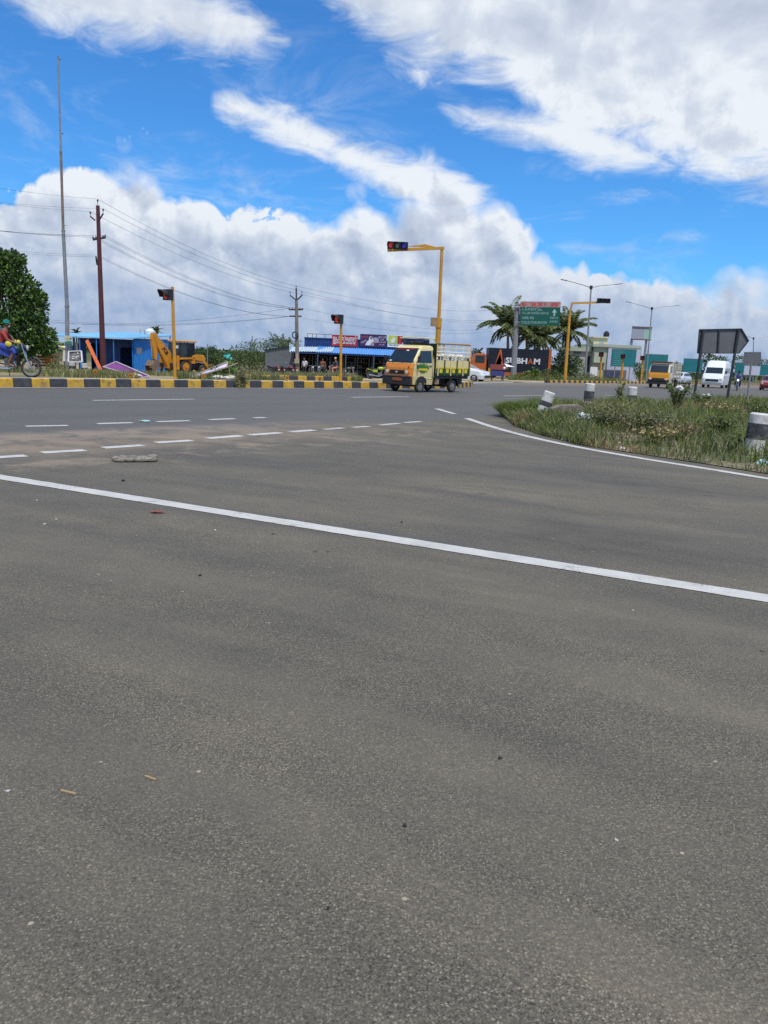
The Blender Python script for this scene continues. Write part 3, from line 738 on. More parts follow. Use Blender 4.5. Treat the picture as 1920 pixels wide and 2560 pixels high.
# ------------------------------------------------------------------ motorcycles
def motorcycle(loc, rz, label, paint, group='parked motorcycles', scale=1.0, seatc=None, lit=None, tankc=None, name='motorcycle'):
    r = thing(name, label, 'motorcycle', loc, rz, group, scale)
    R = .30
    for x in (-.62, .66): wheel(r, (x, 0, R), R, .095, STEEL, spokes=10)
    f = MB()      # frame, fork, swing arm, stand
    f.tube([(-.62, .09, R), (-.25, .1, .42), (.05, .08, .36), (.28, .06, .55), (.42, 0, .86)], .018, DARKST); f.tube([(-.62, -.09, R), (-.25, -.1, .42), (.05, -.08, .36), (.28, -.06, .55), (.42, 0, .86)], .018, DARKST)
    f.tube([(.42, 0, .84), (.1, 0, .74), (-.35, 0, .72), (-.72, 0, .74)], .02, DARKST)
    f.tube([(-.4, .1, .7), (-.58, .12, .4)], .028, DARKST); f.tube([(-.4, -.1, .7), (-.58, -.12, .4)], .028, DARKST); f.tube([(0, .1, .34), (-.02, .26, .02)], .012, DARKST, 5)
    f.obj('frame', r, smooth=True)
    fk = MB()
    for y in (-.075, .075): fk.tube([(.66, y, R), (.52, y, .66), (.43, y, .98)], .022, CHROME)
    fk.obj('fork', r, smooth=True)
    e = MB(); e.box((.08, 0, .42), (.30, .2, .22), M('engine_metal', (.20, .20, .2), .45, .7, dirt=.4)); e.cyl((.14, 0, .46), (.22, 0, .68), .075, MATS['engine_metal'])
    for k in range(4): e.cyl((.15 + .018 * k, 0, .5 + .04 * k), (.156 + .018 * k, 0, .512 + .04 * k), .095, MATS['engine_metal'])
    e.obj('engine', r)
    ex = MB(); ex.tube([(.2, -.09, .5), (.26, -.12, .34), (.05, -.14, .26), (-.2, -.15, .28), (-.75, -.17, .38)], [.02, .02, .022, .045, .05], CHROME); ex.obj('exhaust', r, smooth=True)
    tk = MB(); tk.ball((.16, 0, .84), (.27, .135, .125), tankc or paint, 14, 8); tk.obj('tank', r, smooth=True)
    sd_ = MB(); sd_.prism([(-.12, .52), (-.5, .58), (-.45, .74), (-.08, .74)], -.13, -.1, paint); sd_.prism([(-.12, .52), (-.5, .58), (-.45, .74), (-.08, .74)], .1, .13, paint)
    sd_.prism([(-.5, .74), (-.85, .80), (-.88, .74), (-.5, .66)], -.09, .09, paint); sd_.obj('side_panel', r, bevel=.008)
    st = MB(); st.prism([(-.02, .76), (-.2, .74), (-.75, .79), (-.78, .84), (-.5, .87), (-.2, .82), (0, .85)], -.125, .125, seatc or BLACK); st.obj('seat', r, smooth=True, bevel=.03)
    for x0, a0, a1 in ((.66, .5, 2.4), (-.62, .7, 3.0)):
        mg = MB(); N = 9
        for i in range(N):
            t0, t1 = a0 + (a1 - a0) * i / N, a0 + (a1 - a0) * (i + 1) / N; q = R + .05
            mg.quad((x0 + q * cos(t0), -.065, R + q * sin(t0)), (x0 + q * cos(t0), .065, R + q * sin(t0)), (x0 + q * cos(t1), .065, R + q * sin(t1)), (x0 + q * cos(t1), -.065, R + q * sin(t1)), paint)
        mg.obj('mudguard', r, smooth=True)
    hb = MB(); hb.tube([(.30, -.36, 1.0), (.36, -.2, 1.04), (.42, 0, .98), (.36, .2, 1.04), (.30, .36, 1.0)], .014, CHROME); hb.tube([(.34, -.38, 1.0), (.28, -.26, 1.01)], .02, BLACK); hb.tube([(.34, .38, 1.0), (.28, .26, 1.01)], .02, BLACK); hb.obj('handlebar', r, smooth=True)
    for y in (-.33, .33):
        m = MB(); m.tube([(.33, y * .8, 1.02), (.36, y, 1.22)], .007, DARKST, 5); m.ball((.36, y, 1.25), (.018, .07, .045), DARKST, 8, 6); m.ball((.35, y, 1.25), (.010, .062, .038), CHROME, 8, 6); m.obj('mirror', r, smooth=True)
    hl = MB(); hl.ball((.52, 0, .90), (.085, .10, .10), paint if lit is None else BLACK, 10, 7); h = hl.obj('headlamp_housing', r, smooth=True)
    g = MB(); g.ball((.575, 0, .90), (.04, .082, .082), lit or M('lamp_glass', (.55, .55, .52), .1, var=.05), 10, 7); g.obj('headlight', h, smooth=True)
    tl = MB(); tl.box((-.90, 0, .80), (.05, .14, .07), M('tail_red', (.4, .02, .015), .3)); tl.obj('tail_light', r)
    pl = MB(); pl.box((-.93, 0, .66), (.008, .18, .11), M('plate_white', (.6, .6, .55), .5)); pl.obj('number_plate', r)
    return r
def ride_pose(dx=0., dz=0.):
    return {k: (V(p) + V((dx, 0, dz))) for k, p in dict(pelvis=(-.22, 0, .90), chest=(-.06, 0, 1.27), neck=(0, 0, 1.44), head=(.05, 0, 1.57), shL=(-.04, .2, 1.33), shR=(-.04, -.2, 1.33),
        elL=(.10, .29, 1.10), elR=(.10, -.29, 1.10), wrL=(.27, .31, 1.05), wrR=(.27, -.31, 1.05), haL=(.4, .31, 1.02), haR=(.4, -.31, 1.02), hiL=(-.16, .11, .88), hiR=(-.16, -.11, .88),
        knL=(.24, .21, .80), knR=(.24, -.21, .80), anL=(.06, .19, .40), anR=(.06, -.19, .40), toL=(.24, .2, .33), toR=(.24, -.2, .33)).items()}
def stand_pose():
    return dict(pelvis=(0, 0, .95), chest=(.01, 0, 1.30), neck=(.02, 0, 1.46), head=(.04, 0, 1.58), shL=(0, .19, 1.38), shR=(0, -.19, 1.38), elL=(-.02, .25, 1.12), elR=(-.02, -.25, 1.12),
        wrL=(.10, .24, .92), wrR=(.06, -.25, .90), haL=(.16, .22, .84), haR=(.1, -.25, .82), hiL=(0, .1, .91), hiR=(0, -.1, .91), knL=(.03, .11, .50), knR=(.02, -.11, .50), anL=(-.01, .12, .09), anR=(-.01, -.12, .09), toL=(.14, .13, .035), toR=(.14, -.13, .035))
# ------------------------------------------------------------------ the mini truck in the carriageway
def mini_truck():
    cr = M('truck_cream', (.68, .57, .27), .35, var=.07, coat=.4, dirt=.1); orr = M('truck_orange', (.60, .20, .015), .3, var=.08, coat=.5, dirt=.08); gn = M('truck_green', (.035, .085, .03), .5, var=.2, dirt=.15)
    dg = M('truck_dark_green', (.012, .03, .016), .5, var=.3)
    a, b = hit(1052, 981), hit(1128, 981)
    ang = atan2(a.y - b.y, a.x - b.x); rear = b + (V((-sin(ang), cos(ang), 0)) * -.66)
    r = thing('mini_truck', 'small orange and cream goods truck with barred cargo bed crossing the junction', 'truck', (rear.x, rear.y, roadz(rear.y) - .005), ang)
    for x in (0, 2.1):
        for y in (-.65, .65): wheel(r, (x, y, .265), .265, .16, STEEL)
    # cab shell: stacked rings so the flanks taper and the nose rounds off
    def ring(z, xf, xr, hw, rc=.09):
        pts = [(xr, -hw), (xf - rc * 1.4, -hw)] + [(xf - rc * 1.4 + rc * 1.4 * sin(t), -hw + rc - rc * cos(t) + 0) for t in (.5, 1.0, 1.45)] + [(xf - rc * 1.4 + rc * 1.4 * sin(t), hw - rc + rc * cos(t)) for t in (1.45, 1.0, .5)] + [(xf - rc * 1.4, hw), (xr, hw)]
        return [(x, y, z) for x, y in pts]
    lv = [(.33, 2.69, 1.36, .70), (.66, 2.74, 1.34, .735), (.98, 2.71, 1.33, .745), (1.16, 2.64, 1.33, .74), (1.30, 2.54, 1.33, .725), (1.74, 2.20, 1.34, .665), (1.84, 2.08, 1.36, .635), (1.895, 1.86, 1.45, .55)]
    cab = MB(); rings = [ring(*q) for q in lv]; n = len(rings[0])
    for i, (p, q) in enumerate(zip(rings, rings[1:])):
        for k in range(n):
            front = 1 <= k <= n - 3
            m = orr if (front and i <= 2) else cr
            cab.quad(p[k], p[(k + 1) % n], q[(k + 1) % n], q[k], m)
    cab.add(rings[-1], [tuple(range(n))], cr); cab.add(rings[0], [tuple(range(n - 1, -1, -1))], BLACK)
    cabo = cab.obj('cab', r, smooth=True)
    def lerp_x(z, off=.012):
        for (z0, x0, _, h0), (z1, x1, _, h1) in zip(lv, lv[1:]):
            if z0 <= z <= z1: t = (z - z0) / (z1 - z0); return x0 + (x1 - x0) * t + off, h0 + (h1 - h0) * t
    ws = MB(); (xa, ha), (xb, hb) = lerp_x(1.18), lerp_x(1.76)
    N = 40
    for i in range(N):
        t0, t1 = -1 + 2 * i / N, -1 + 2 * (i + 1) / N
        
        def bow(t):
            e = ha - abs(t) * (ha - .018)          # distance from the flank
            for (e0, d0), (e1, d1) in zip(((.011, .066), (.041, .02), (.079, .001), (.2, 0)), ((.041, .02), (.079, .001), (.2, 0), (9, 0))):
                if e <= e1: return -(d0 + (d1 - d0) * (e - e0) / (e1 - e0))
            return 0
        ws.quad((xa + bow(t0), t0 * (ha - .018), 1.18), (xa + bow(t1), t1 * (ha - .018), 1.18), (xb + bow(t1), t1 * (hb - .018), 1.76), (xb + bow(t0), t0 * (hb - .018), 1.76), GLASS)
    w = ws.obj('windscreen', cabo, smooth=True)
    st = MB(); st.box((lerp_x(1.66)[0] + .006, .12, 1.66), (.012, .12, .05), WHT, rot('Y', -.7)); st.obj('sticker', w); st = MB(); st.box((lerp_x(1.24)[0] + .008, -.5, 1.245), (.012, .1, .05), WHT, rot('Y', -.7)); st.obj('sticker', w)
    band = MB(); band.box((lerp_x(1.70)[0] + .004, 0, 1.705), (.012, .9, .05), M('red_film', (.2, .02, .02), .4), rot('Y', -.7)); band.obj('sun_strip', w)
    for sg in (-1, 1):
        d = MB(); y = lambda z: sg * (lerp_x(z)[1] + .008)
        ol = [(1.42, .55), (2.30, .62), (2.50, .95), (2.46, 1.24), (2.16, 1.70), (1.42, 1.72)]
        # door as a thin proud panel that follows the flank
        vs = [(x, y(z), z) for x, z in ol]; vi = [(x, y(z) - sg * .03, z) for x, z in ol]; k = len(ol)
        d.add(vs + vi, [tuple(range(k))] + [(i, (i + 1) % k, k + (i + 1) % k, k + i) for i in range(k)], cr)
        do = d.obj('door', cabo)
        wn = MB(); wl = [(1.48, 1.20), (2.42, 1.20), (2.14, 1.66), (1.48, 1.68)]
        wn.add([(x, y(z) + sg * .004, z) for x, z in wl], [(0, 1, 2, 3)], GLASS); wn.obj('side_window', do)
        h = MB(); h.box((1.56, y(1.08) + sg * .012, 1.08), (.14, .02, .035), BLACK); h.obj('door_handle', do)
        mr = MB(); mr.tube([(2.40, sg * .72, 1.22), (2.46, sg * .88, 1.28)], .012, BLACK, 5); mr.box((2.46, sg * .90, 1.34), (.05, .12, .2), BLACK); mr.obj('mirror', do)
    for sg in (-1, 1):
        ar = MB(); ar.prism([(2.1 + .37 * cos(pi * i / 10), max(.42, .30 + .37 * sin(pi * i / 10))) for i in range(11)], sg * .752, sg * .758, BLACK); ar.obj('recess_shade_panel', r)  # flat black half-disc: dark of the wheel opening laid on the flank
        sm = MB(); sm.prism([(1.405, .55), (1.42, .55), (1.42, 1.72), (1.405, 1.72)], sg * .70, sg * .756, BLACK); sm.obj('door_gap', r)
    # painted leaf emblem on the near door
    em = MB(); gl = M('emblem_green', (.03, .16, .03), .5); ye = M('emblem_yellow', (.62, .48, .03), .5)
    for i in range(9):
        t = -1.0 + i * .25; em.prism([(2.02 + .30 * t - .05, .95 + .0), (2.02 + .30 * t + .05, .95), (2.02 + .36 * t + .02, 1.22 - .10 * t * t), (2.02 + .33 * t - .03, 1.10)], .757, .762, gl)
    em.prism([(1.74, .88), (2.34, .90), (2.30, .97), (1.78, .98)], .763, .768, ye); em.prism([(1.9, .82), (2.16, .82), (2.22, .90), (1.84, .90)], .757, .762, gl)
    em.obj('leaf_emblem', r)
    wp = MB()
    for y0 in (-.32, .14): wp.tube([(2.665, y0, 1.165), (2.60, y0 + .10, 1.245), (2.56, y0 + .32, 1.27)], .010, BLACK, 5)
    wp.obj('wiper', r)
    gr = MB(); gr.box((2.745, 0, .80), (.03, .78, .16), BLACK)
    for z in (.76, .80, .84): gr.box((2.765, 0, z), (.014, .74, .012), DARKST)
    gr.ball((2.77, 0, .80), (.012, .07, .045), CHROME, 10, 6); gr.obj('grille', r)
    for sg in (-1, 1):
        hl = MB(); hl.cyl((2.68, sg * .52, .80), (2.762, sg * .52, .80), .105, orr, n=16); hl.cyl((2.755, sg * .52, .80), (2.770, sg * .52, .80), .085, CHROME, n=16); hl.ball((2.768, sg * .52, .80), (.02, .078, .078), MATS['lamp_glass'] if 'lamp_glass' in MATS else M('lamp_glass', (.55, .55, .52), .1, var=.05), 12, 6); hl.obj('headlight', r, smooth=True)
        it = MB(); it.ball((2.735, sg * .60, 1.02), (.02, .045, .04), M('indicator_amber', (.5, .08, .01), .3), 8, 5); it.obj('indicator', r, smooth=True)
    bp = MB(); bp.box((2.72, 0, .46), (.16, 1.48, .32), BLACK); bp.box((2.76, 0, .64), (.10, 1.50, .05), M('bumper_tan', (.25, .17, .10), .6)); bp.obj('bumper', r, bevel=.02)
    np_ = MB(); np_.box((2.806, .08, .52), (.012, .5, .11), M('plate_rust', (.35, .09, .03), .6)); np_.obj('number_plate', r)
    for y0 in (-.30, -.05, .18):
        t = MB(); t.ball((2.72, y0, .34), (.02, .05, .04), WHT, 6, 4); t.obj('hanging_lamp', r)
    ch = MB(); ch.bx(-1.0, 2.4, -.42, -.22, .34, .66, DARKST); ch.bx(-1.0, 2.4, .22, .42, .34, .66, DARKST); ch.bx(-1.04, 1.2, -.70, .70, .58, .70, DARKST); ch.box((0, 0, .27), (.1, 1.2, .1), DARKST); ch.box((2.1, 0, .27), (.08, 1.2, .08), DARKST); ch.box((.8, .3, .42), (.4, .3, .2), DARKST); ch.box((1.0, .62, .48), (.22, .12, .26), M('battery_tan', (.28, .2, .13), .7)); ch.obj('chassis', r)
    for sg in (-1, 1):
        for x0 in (0, 2.1):
            N = 8; ms = MB()
            for i in range(N):
                t0, t1 = pi * i / N, pi * (i + 1) / N; q = .33
                ms.quad((x0 + q * cos(t0), sg * .52, .265 + q * sin(t0)), (x0 + q * cos(t0), sg * .752, .265 + q * sin(t0)), (x0 + q * cos(t1), sg * .752, .265 + q * sin(t1)), (x0 + q * cos(t1), sg * .52, .265 + q * sin(t1)), BLACK)
            ms.obj('wheel_arch', r)
    # cargo bed
    bed = MB(); bed.bx(-1.06, 1.26, -.74, .74, .70, .76, gn); fo = bed.obj('bed_floor', r)
    hb_ = MB(); hb_.bx(1.22, 1.27, -.75, .75, .60, 1.98, dg); hb_.obj('headboard', r)
    for sg in (-1, 1):
        p = MB(); p.bx(-1.06, 1.22, sg * .735, sg * .765, .76, 1.32, cr); p.bx(-1.06, 1.22, sg * .742, sg * .772, .76, .80, gn)
        p.bx(-1.055, 1.215, sg * .745, sg * .770, .99, 1.045, ye); p.bx(-1.055, 1.215, sg * .745, sg * .769, .80, .99, gn)
        po = p.obj('side_panel', r)
        for i in range(6):
            x = -.98 + i * .42; q = MB(); q.bx(x - .025, x + .025, sg * .772, sg * .80, .70, 1.34, cr if i % 2 else gn); q.obj('rib', po)
            if i < 5: q = MB(); q.bx(x + .12, x + .30, sg * .771, sg * .778, .82, .97, ye); q.obj('painted_square', po)
        for i in range(10):
            x = -1.03 + i * .248; q = MB(); q.cyl((x, sg * .75, 1.32), (x, sg * .75, 1.98), .017, cr if i % 2 else WHT, n=6); q.obj('upright_bar', r)
        for z, m in ((1.50, cr), (1.66, WHT), (1.82, cr), (1.98, gn)):
            q = MB(); q.cyl((-1.05, sg * .75, z), (1.22, sg * .75, z), .019, m, n=6); q.obj('rail', r)
    tg = MB(); tg.bx(-1.10, -1.06, -.75, .75, .72, 1.30, cr); tg.obj('tailgate', r)
    rf = MB(); rf.tube([(-1.06, -.76, .76), (-1.06, -.76, 1.9), (-1.06, -.66, 2.02), (-1.06, .66, 2.02), (-1.06, .76, 1.9), (-1.06, .76, .76)], .03, orr, 7); rf.obj('rear_hoop', r, smooth=True)
    # roof rack over the cab with a folded blue tarpaulin
    rk = MB(); rk.tube([(1.24, -.70, 1.96), (1.34, -.70, 2.16), (1.90, -.66, 2.16), (1.94, 0, 2.18), (1.90, .66, 2.16), (1.34, .70, 2.16), (1.24, .70, 1.96)], .024, cr, 6)
    for y0 in (-.4, 0, .4): rk.cyl((1.3, y0, 1.99), (1.93, y0, 2.01), .016, cr, n=6)
    rk.obj('roof_rack', r, smooth=True)
    tp = MB(); tp.box((1.72, 0, 2.05), (.42, 1.22, .17), M('navy_tarpaulin', (.03, .04, .085), .6, var=.4, scale=9, bump=.5)); tp.obj('tarpaulin', r, bevel=.05)
    return r
truck = mini_truck()
sw = M('woven_sack', (.62, .60, .55), .8, var=.12, scale=14, bump=.3)
for i, (x, y, l) in enumerate([(-.75, .42, 'white sack at the tail end of the mini truck bed'), (-.2, .44, 'white sack in the middle of the mini truck bed'), (.4, .45, 'white sack right behind the mini truck headboard'), (.0, -.3, 'white sack on the far side of the mini truck bed')]):
    b = MB(); b.ball((0, 0, .46), (.34, .27, .5), sw, 16, 10, .06); b.ball((.25, .02, .86), (.10, .16, .07), sw, 9, 6, .15); b.ball((-.22, .02, .84), (.12, .16, .07), sw, 9, 6, .15); o = b.obj('sack', smooth=True)
    o.matrix_world = Matrix.Translation(truck.location) @ Matrix.Rotation(truck.rotation_euler.z, 4, 'Z') @ Matrix.Translation((x, y, .62)); tag(o, l, 'sack', 'sacks in the mini truck')
# ------------------------------------------------------------------ poles, signals, wires
def signal_head(parent, c, fw, w=.38, col=(.6, .03, .02), e=.35, visor=True, housing=True, name='signal_lamp', hs=None):
    """square backplate with one hooded lamp; fw is the facing direction"""
    fw = V(fw).normalized(); side = fw.cross(V((0, 0, 1))).normalized(); R = Matrix((side, fw, V((0, 0, 1)))).transposed(); c = V(c)
    if housing:
        h = MB(); h.box(c, (w, .20, hs or w), BLACK, R); parent = h.obj('signal_housing', parent, bevel=.01)
    l = MB(); l.ball(c + fw * .105, (w * .37, .03, w * .37), M('lamp_%d_%d_%d' % tuple(int(v * 100) for v in col), col, .3, var=.08, emit=e), 16, 7, R=R); l.obj(name, parent, smooth=True)
    if visor:
        v = MB(); N = 12; r0 = w * .44
        for i in range(N):
            t0, t1 = -.55 + (pi + 1.1) * i / N, -.55 + (pi + 1.1) * (i + 1) / N
            f = lambda t, d: c + side * (cos(t) * r0) + V((0, 0, sin(t) * r0)) + fw * d
            dep = lambda t: .10 + w * .85 * (.55 + .45 * sin(max(0, min(pi, t))))
            v.quad(f(t0, .09), f(t1, .09), f(t1, dep(t1)), f(t0, dep(t0)), BLACK); v.quad(f(t0, dep(t0)), f(t1, dep(t1)), f(t1, .09) * .94 + c * .06, f(t0, .09) * .94 + c * .06, BLACK)
        v.obj('visor', parent, smooth=True)
    return parent
def local_pole(root, top, r0, r1, m, name='pole', n=12):
    b = MB(); b.cyl((0, 0, -.3), V(top) - root.location, r0, m, r1, n=n); return b.obj(name, root, smooth=True)
# post 1 (left) and post 2 (before the shop)
for px, Z, tx, ty, hc, lab in ((438, 30.5, 431, 717, (420, 737), 'slim yellow signal post with red lamp, in front of the backhoe'), (852, 35.5, 853, 800, (847, 798), 'slim yellow signal post with red lamp, in front of the shop awning')):
    p = on(px, Z); r = thing('traffic_signal', lab, 'signal', p, 0, 'single lamp signal posts'); top = W(tx, ty, Z)
    local_pole(r, top, .062, .058, SIGY)
    b = MB(); b.box((0, 0, .01), (.28, .28, .03), SIGY); b.obj('base_plate', r)
    c = W(hc[0], hc[1], Z) - p; signal_head(r, c, (-.62, -.78, 0), .40, (.75, .06, .03), .25)
# overhead signal
p = on(1090, 38.5); Z = 38.5
r = thing('traffic_signal', 'tall yellow overhead signal with red and blue lamps above the mini truck', 'signal', p, 0)
el_ = W(1105, 621, Z) - p; mid = V((0, 0, 0)).lerp(el_, .42)
b = MB(); b.cyl((0, 0, -.2), mid, .14, SIGY, .12, n=14); b.cyl(mid, el_, .085, SIGY, .07, n=14); b.obj('pole', r, smooth=True)
arm0 = W(972, 626, Z - .4) - p
b = MB(); b.bar(el_ + V((.1, 0, .02)), arm0 + V((-.05, 0, 0)), .12, .12, SIGY); b.obj('arm', r)
pl = MB(); pl.prism([(0, 0), (1.55, .02), (.95, .15)], -.02, .02, SIGY); pl.obj('gusset', r, loc=el_ + V((-1.75, .09, .02)))
dirv = (el_ - arm0).normalized(); hc = arm0 + dirv * .42 + V((0, 0, .20)); side = V((1, -.1, 0)).normalized()
h = MB(); h.box(hc, (.98, .2, .34), BLACK); ho = h.obj('signal_housing', r, bevel=.01)
for k, (col, e) in enumerate((((.75, .05, .05), .30), ((.30, .36, .36), .0), ((.05, .05, .62), .30))):
    signal_head(ho, hc + V((-.32 + .32 * k, 0, 0)), (-.25, -1, 0), .31, col, e, housing=False)
bx_ = MB(); bx_.box(mid * 1.06 + V((-.24, 0, .1)), (.30, .24, .40), M('tan_box', (.30, .19, .10), .7)); bx_.obj('control_box', r); 
bx_ = MB(); bx_.cyl(mid * 1.0, mid * 1.0 + (el_ - mid) * .12, .15, SIGY, n=14); bx_.obj('collar', r, smooth=True)
# far cantilever signal
Z = 78; p = on(1412, Z); r = thing('traffic_signal', 'distant yellow cantilever signal reaching over the street lamp', 'signal', p)
el_ = W(1430, 758, Z) - p; mid = W(1424, 790, Z) - p
b = MB(); b.cyl((0, 0, -.2), mid, .17, SIGY, .12, n=12); b.cyl(mid, el_, .10, SIGY, .09, n=12); b.obj('pole', r, smooth=True)
en = W(1526, 755, Z) - p; b = MB(); b.bar(el_, en, .18, .18, SIGY); b.obj('arm', r)
hc = W(1509, 752, Z - .3) - p; h = MB(); h.box(hc, (1.25, .3, .44), BLACK); ho = h.obj('signal_housing', r)
for k in range(3): signal_head(ho, hc + V((-.4 + .4 * k, 0, .0)), (0, -1, 0), .36, (.07, .06, .05), 0, housing=False)
# small far signal posts
for px, ty, Z, lab in ((1500, 884, 84, 'short yellow signal post in front of the pale house'), (1554, 889, 90, 'short yellow signal post in front of the teal board'), (1603, 893, 93, 'short yellow signal post at the corner of the pale house')):
    p = on(px, Z); r = thing('traffic_signal', lab, 'signal', p, 0, 'far single lamp signal posts'); top = W(px + 4, ty - 4, Z); local_pole(r, top, .11, .10, SIGY)
    signal_head(r, W(px + 3, ty + 2, Z) - p + V((-.05, -.2, 0)), (-.2, -1, 0), .5, (.28, .03, .02), .0)
# telescopic mast with a notice
Z = 46; p = on(169, Z); r = thing('mast', 'very tall bare stepped steel mast beside the purple pole', 'mast', p)
sec = [(169, 930), (167.5, 764), (158, 575), (152, 377), (145, 140)]; rr = [.125, .105, .075, .052]
for (a, b2), q in zip(zip(sec, sec[1:]), rr):
    mb = MB(); mb.cyl(W(a[0], a[1], Z) - p, W(b2[0], b2[1], Z) - p, q, (M('mast_rust', (.20, .155, .125), .7, var=.3, scale=2) if q in (.075,) else STEEL), q * .92, n=12); mb.cyl(W(b2[0], b2[1] + 3, Z) - p, W(b2[0], b2[1], Z) - p, q * 1.1, STEEL, n=12); mb.obj('mast_section', r, smooth=True)
for px, py in ((147, 148), (153, 333), (159, 563)):
    mb = MB(); mb.tube([W(px, py, Z) - p, W(px + 3, py + 1.5, Z) - p, W(px + 5, py, Z) - p], .02, DARKST, 5); mb.obj('cleat', r)
q = W(171, 851, Z - .25); s_ = thing('notice', 'small printed notice with yellow and blue drawing fixed to the mast', 'notice', q)
b = MB(); b.box((0, 0, 0), (.50, .02, .54), M('notice_paper', (.42, .50, .48), .6, var=.1)); b.obj('board', s_)
b = MB(); b.ball((-.02, -.012, .12), (.13, .006, .07), M('notice_yellow', (.5, .42, .08), .6), 10, 5); b.ball((.13, -.012, .1), (.07, .006, .05), M('notice_blue', (.03, .1, .28), .6), 8, 5); b.prism([(-.22, -.22), (.22, -.22), (.22, -.06), (0, -.02), (-.22, -.1)], -.016, -.012, M('notice_green', (.06, .2, .10), .6)); b.bx(-.22, .22, -.018, -.012, -.25, -.18, MATS['notice_blue']); b.obj('drawing', s_)
# power poles
PUR = M('pole_oxide', (.085, .022, .024), .6, var=.2, scale=2); PCON = M('pole_concrete', (.20, .175, .15), .9, var=.25, scale=3, bump=.3)
INS = M('insulator', (.07, .05, .045), .3)
Z1 = 45; p1 = on(259, Z1); r1 = thing('power_pole', 'dark red steel power pole with V-shaped crossarms near the mast', 'pole', p1)
top1 = W(244.5, 514, Z1) - p1; b = MB(); b.cyl((0, 0, -.3), top1, .165, PUR, .10, n=12); b.obj('pole', r1, smooth=True)
def pin(root, c, h=.28):
    b = MB(); b.cyl(c, V(c) + V((0, 0, h)), .014, DARKST, n=5); b.ball(V(c) + V((0, 0, h * .75)), (.05, .05, .075), INS, 8, 6); b.obj('insulator', root, smooth=True); return V(c) + V((0, 0, h))
def lp(px, py, Z, base): return W(px, py, Z) - base
A1 = []
b = MB(); c0, c1, c2 = lp(226, 541, Z1, p1), lp(238, 551, Z1, p1), lp(240, 551, Z1, p1)
b.tube([c0 + V((0, -.02, 0)), c1], .045, PUR, 6); b.tube([lp(248, 550, Z1, p1), lp(258, 534, Z1, p1)], .045, PUR, 6); b.obj('crossarm', r1)
A1 = [pin(r1, top1, .34), pin(r1, c0, .26), pin(r1, lp(258, 534, Z1, p1), .26)]
b = MB(); b.bar(lp(232, 599, Z1, p1), lp(264, 594, Z1, p1), .08, .1, DARKST); b.obj('crossarm', r1)
A1 += [pin(r1, lp(233, 599, Z1, p1), .12), pin(r1, lp(240, 598, Z1, p1), .1), pin(r1, lp(258, 595, Z1, p1), .1), pin(r1, lp(263, 594, Z1, p1), .12)]
A1 += [lp(246, 638, Z1, p1), lp(246, 642, Z1, p1)]
b = MB(); b.torus(lp(243, 652, Z1, p1) + V((0, -.1, 0)), (1, .25, .1), .22, .03, BLACK, 18, 6); b.obj('cable_coil', r1, smooth=True)
Z2 = 70; p2 = on(744, Z2); r2 = thing('power_pole', 'weathered concrete power pole with cable ring and meter box before the shop', 'pole', p2)
top2 = W(740.5, 720, Z2) - p2; j2 = W(741, 750, Z2) - p2; b = MB(); b.cyl((0, 0, -.3), j2, .2, PCON, .13, n=8); b.obj('pole', r2, smooth=True)
b = MB(); b.cyl(j2, top2, .07, DARKST, n=6); b.obj('pole_top', r2)
b = MB(); b.tube([lp(725, 738, Z2, p2), lp(737, 748, Z2, p2), lp(745, 748, Z2, p2), lp(756, 737, Z2, p2)], .06, DARKST, 6); b.obj('crossarm', r2)
A2 = [pin(r2, top2, .16), pin(r2, lp(725, 738, Z2, p2), .3), pin(r2, lp(755, 737, Z2, p2), .3)]
for y_, a, b2 in ((774, 722, 757), (790.5, 724, 754)):
    b = MB(); b.bar(lp(a, y_, Z2, p2), lp(b2, y_, Z2, p2), .12, .12, DARKST); b.obj('crossarm', r2)
A2 += [pin(r2, lp(723, 774, Z2, p2), .1), pin(r2, lp(731, 774, Z2, p2), .1), pin(r2, lp(750, 774, Z2, p2), .1), pin(r2, lp(757, 774, Z2, p2), .1)]
A2 += [lp(725, 790.5, Z2, p2), lp(728, 791, Z2, p2)]
b = MB(); b.torus(lp(738.5, 838, Z2, p2) + V((0, -.2, 0)), (.3, 1, .1), .27, .05, BLACK, 20, 6); b.obj('cable_ring', r2, smooth=True)
b = MB(); b.box(lp(743, 903, Z2, p2) + V((0, -.2, 0)), (.42, .2, .38), M('meter_box', (.33, .30, .20), .7, dirt=.4)); b.obj('meter_box', r2)
b = MB(); b.box(lp(743, 891, Z2, p2) + V((0, -.16, 0)), (.17, .02, .46), M('pink_poster', (.55, .30, .30), .7)); b.obj('poster', r2)
# wires: one catenary each
WIRE = M('wire', (.07, .075, .085), .6)
def wire(a, b, sag, lab, r=.011):
    a, b = V(a), V(b); m = MB(); N = 16; pts = []
    for i in range(N + 1):
        t = i / N; q = a.lerp(b, t); q.z -= sag * 4 * t * (1 - t); pts.append(q - a)
    m.tube(pts, [r * .62 * max(1, (a + q).length / 48) for q in pts], WIRE, 4); tag(m.obj('power_line', loc=a), lab, 'wire', 'overhead wires')
lefts = [W(-260, 425, 34), W(-260, 468, 34), W(-260, 474, 34), W(-260, 540, 34), W(-260, 545, 34), W(-260, 548, 34), W(-260, 552, 34), W(-260, 592, 34), W(-260, 600, 34)]
for i, (a, c, l) in enumerate(zip(A1, A2, lefts)):
    nm = ('top', 'upper left', 'upper right', 'outer left middle', 'inner left middle', 'inner right middle', 'outer right middle', 'higher of the two lowest', 'lowest')[i]
    wire(l, p1 + a, .15, nm + ' overhead wire left of the dark red pole', .010)
    wire(p1 + a, p2 + c, (.55 if i < 3 else .8), nm + ' wire strung between red and concrete poles', .012)
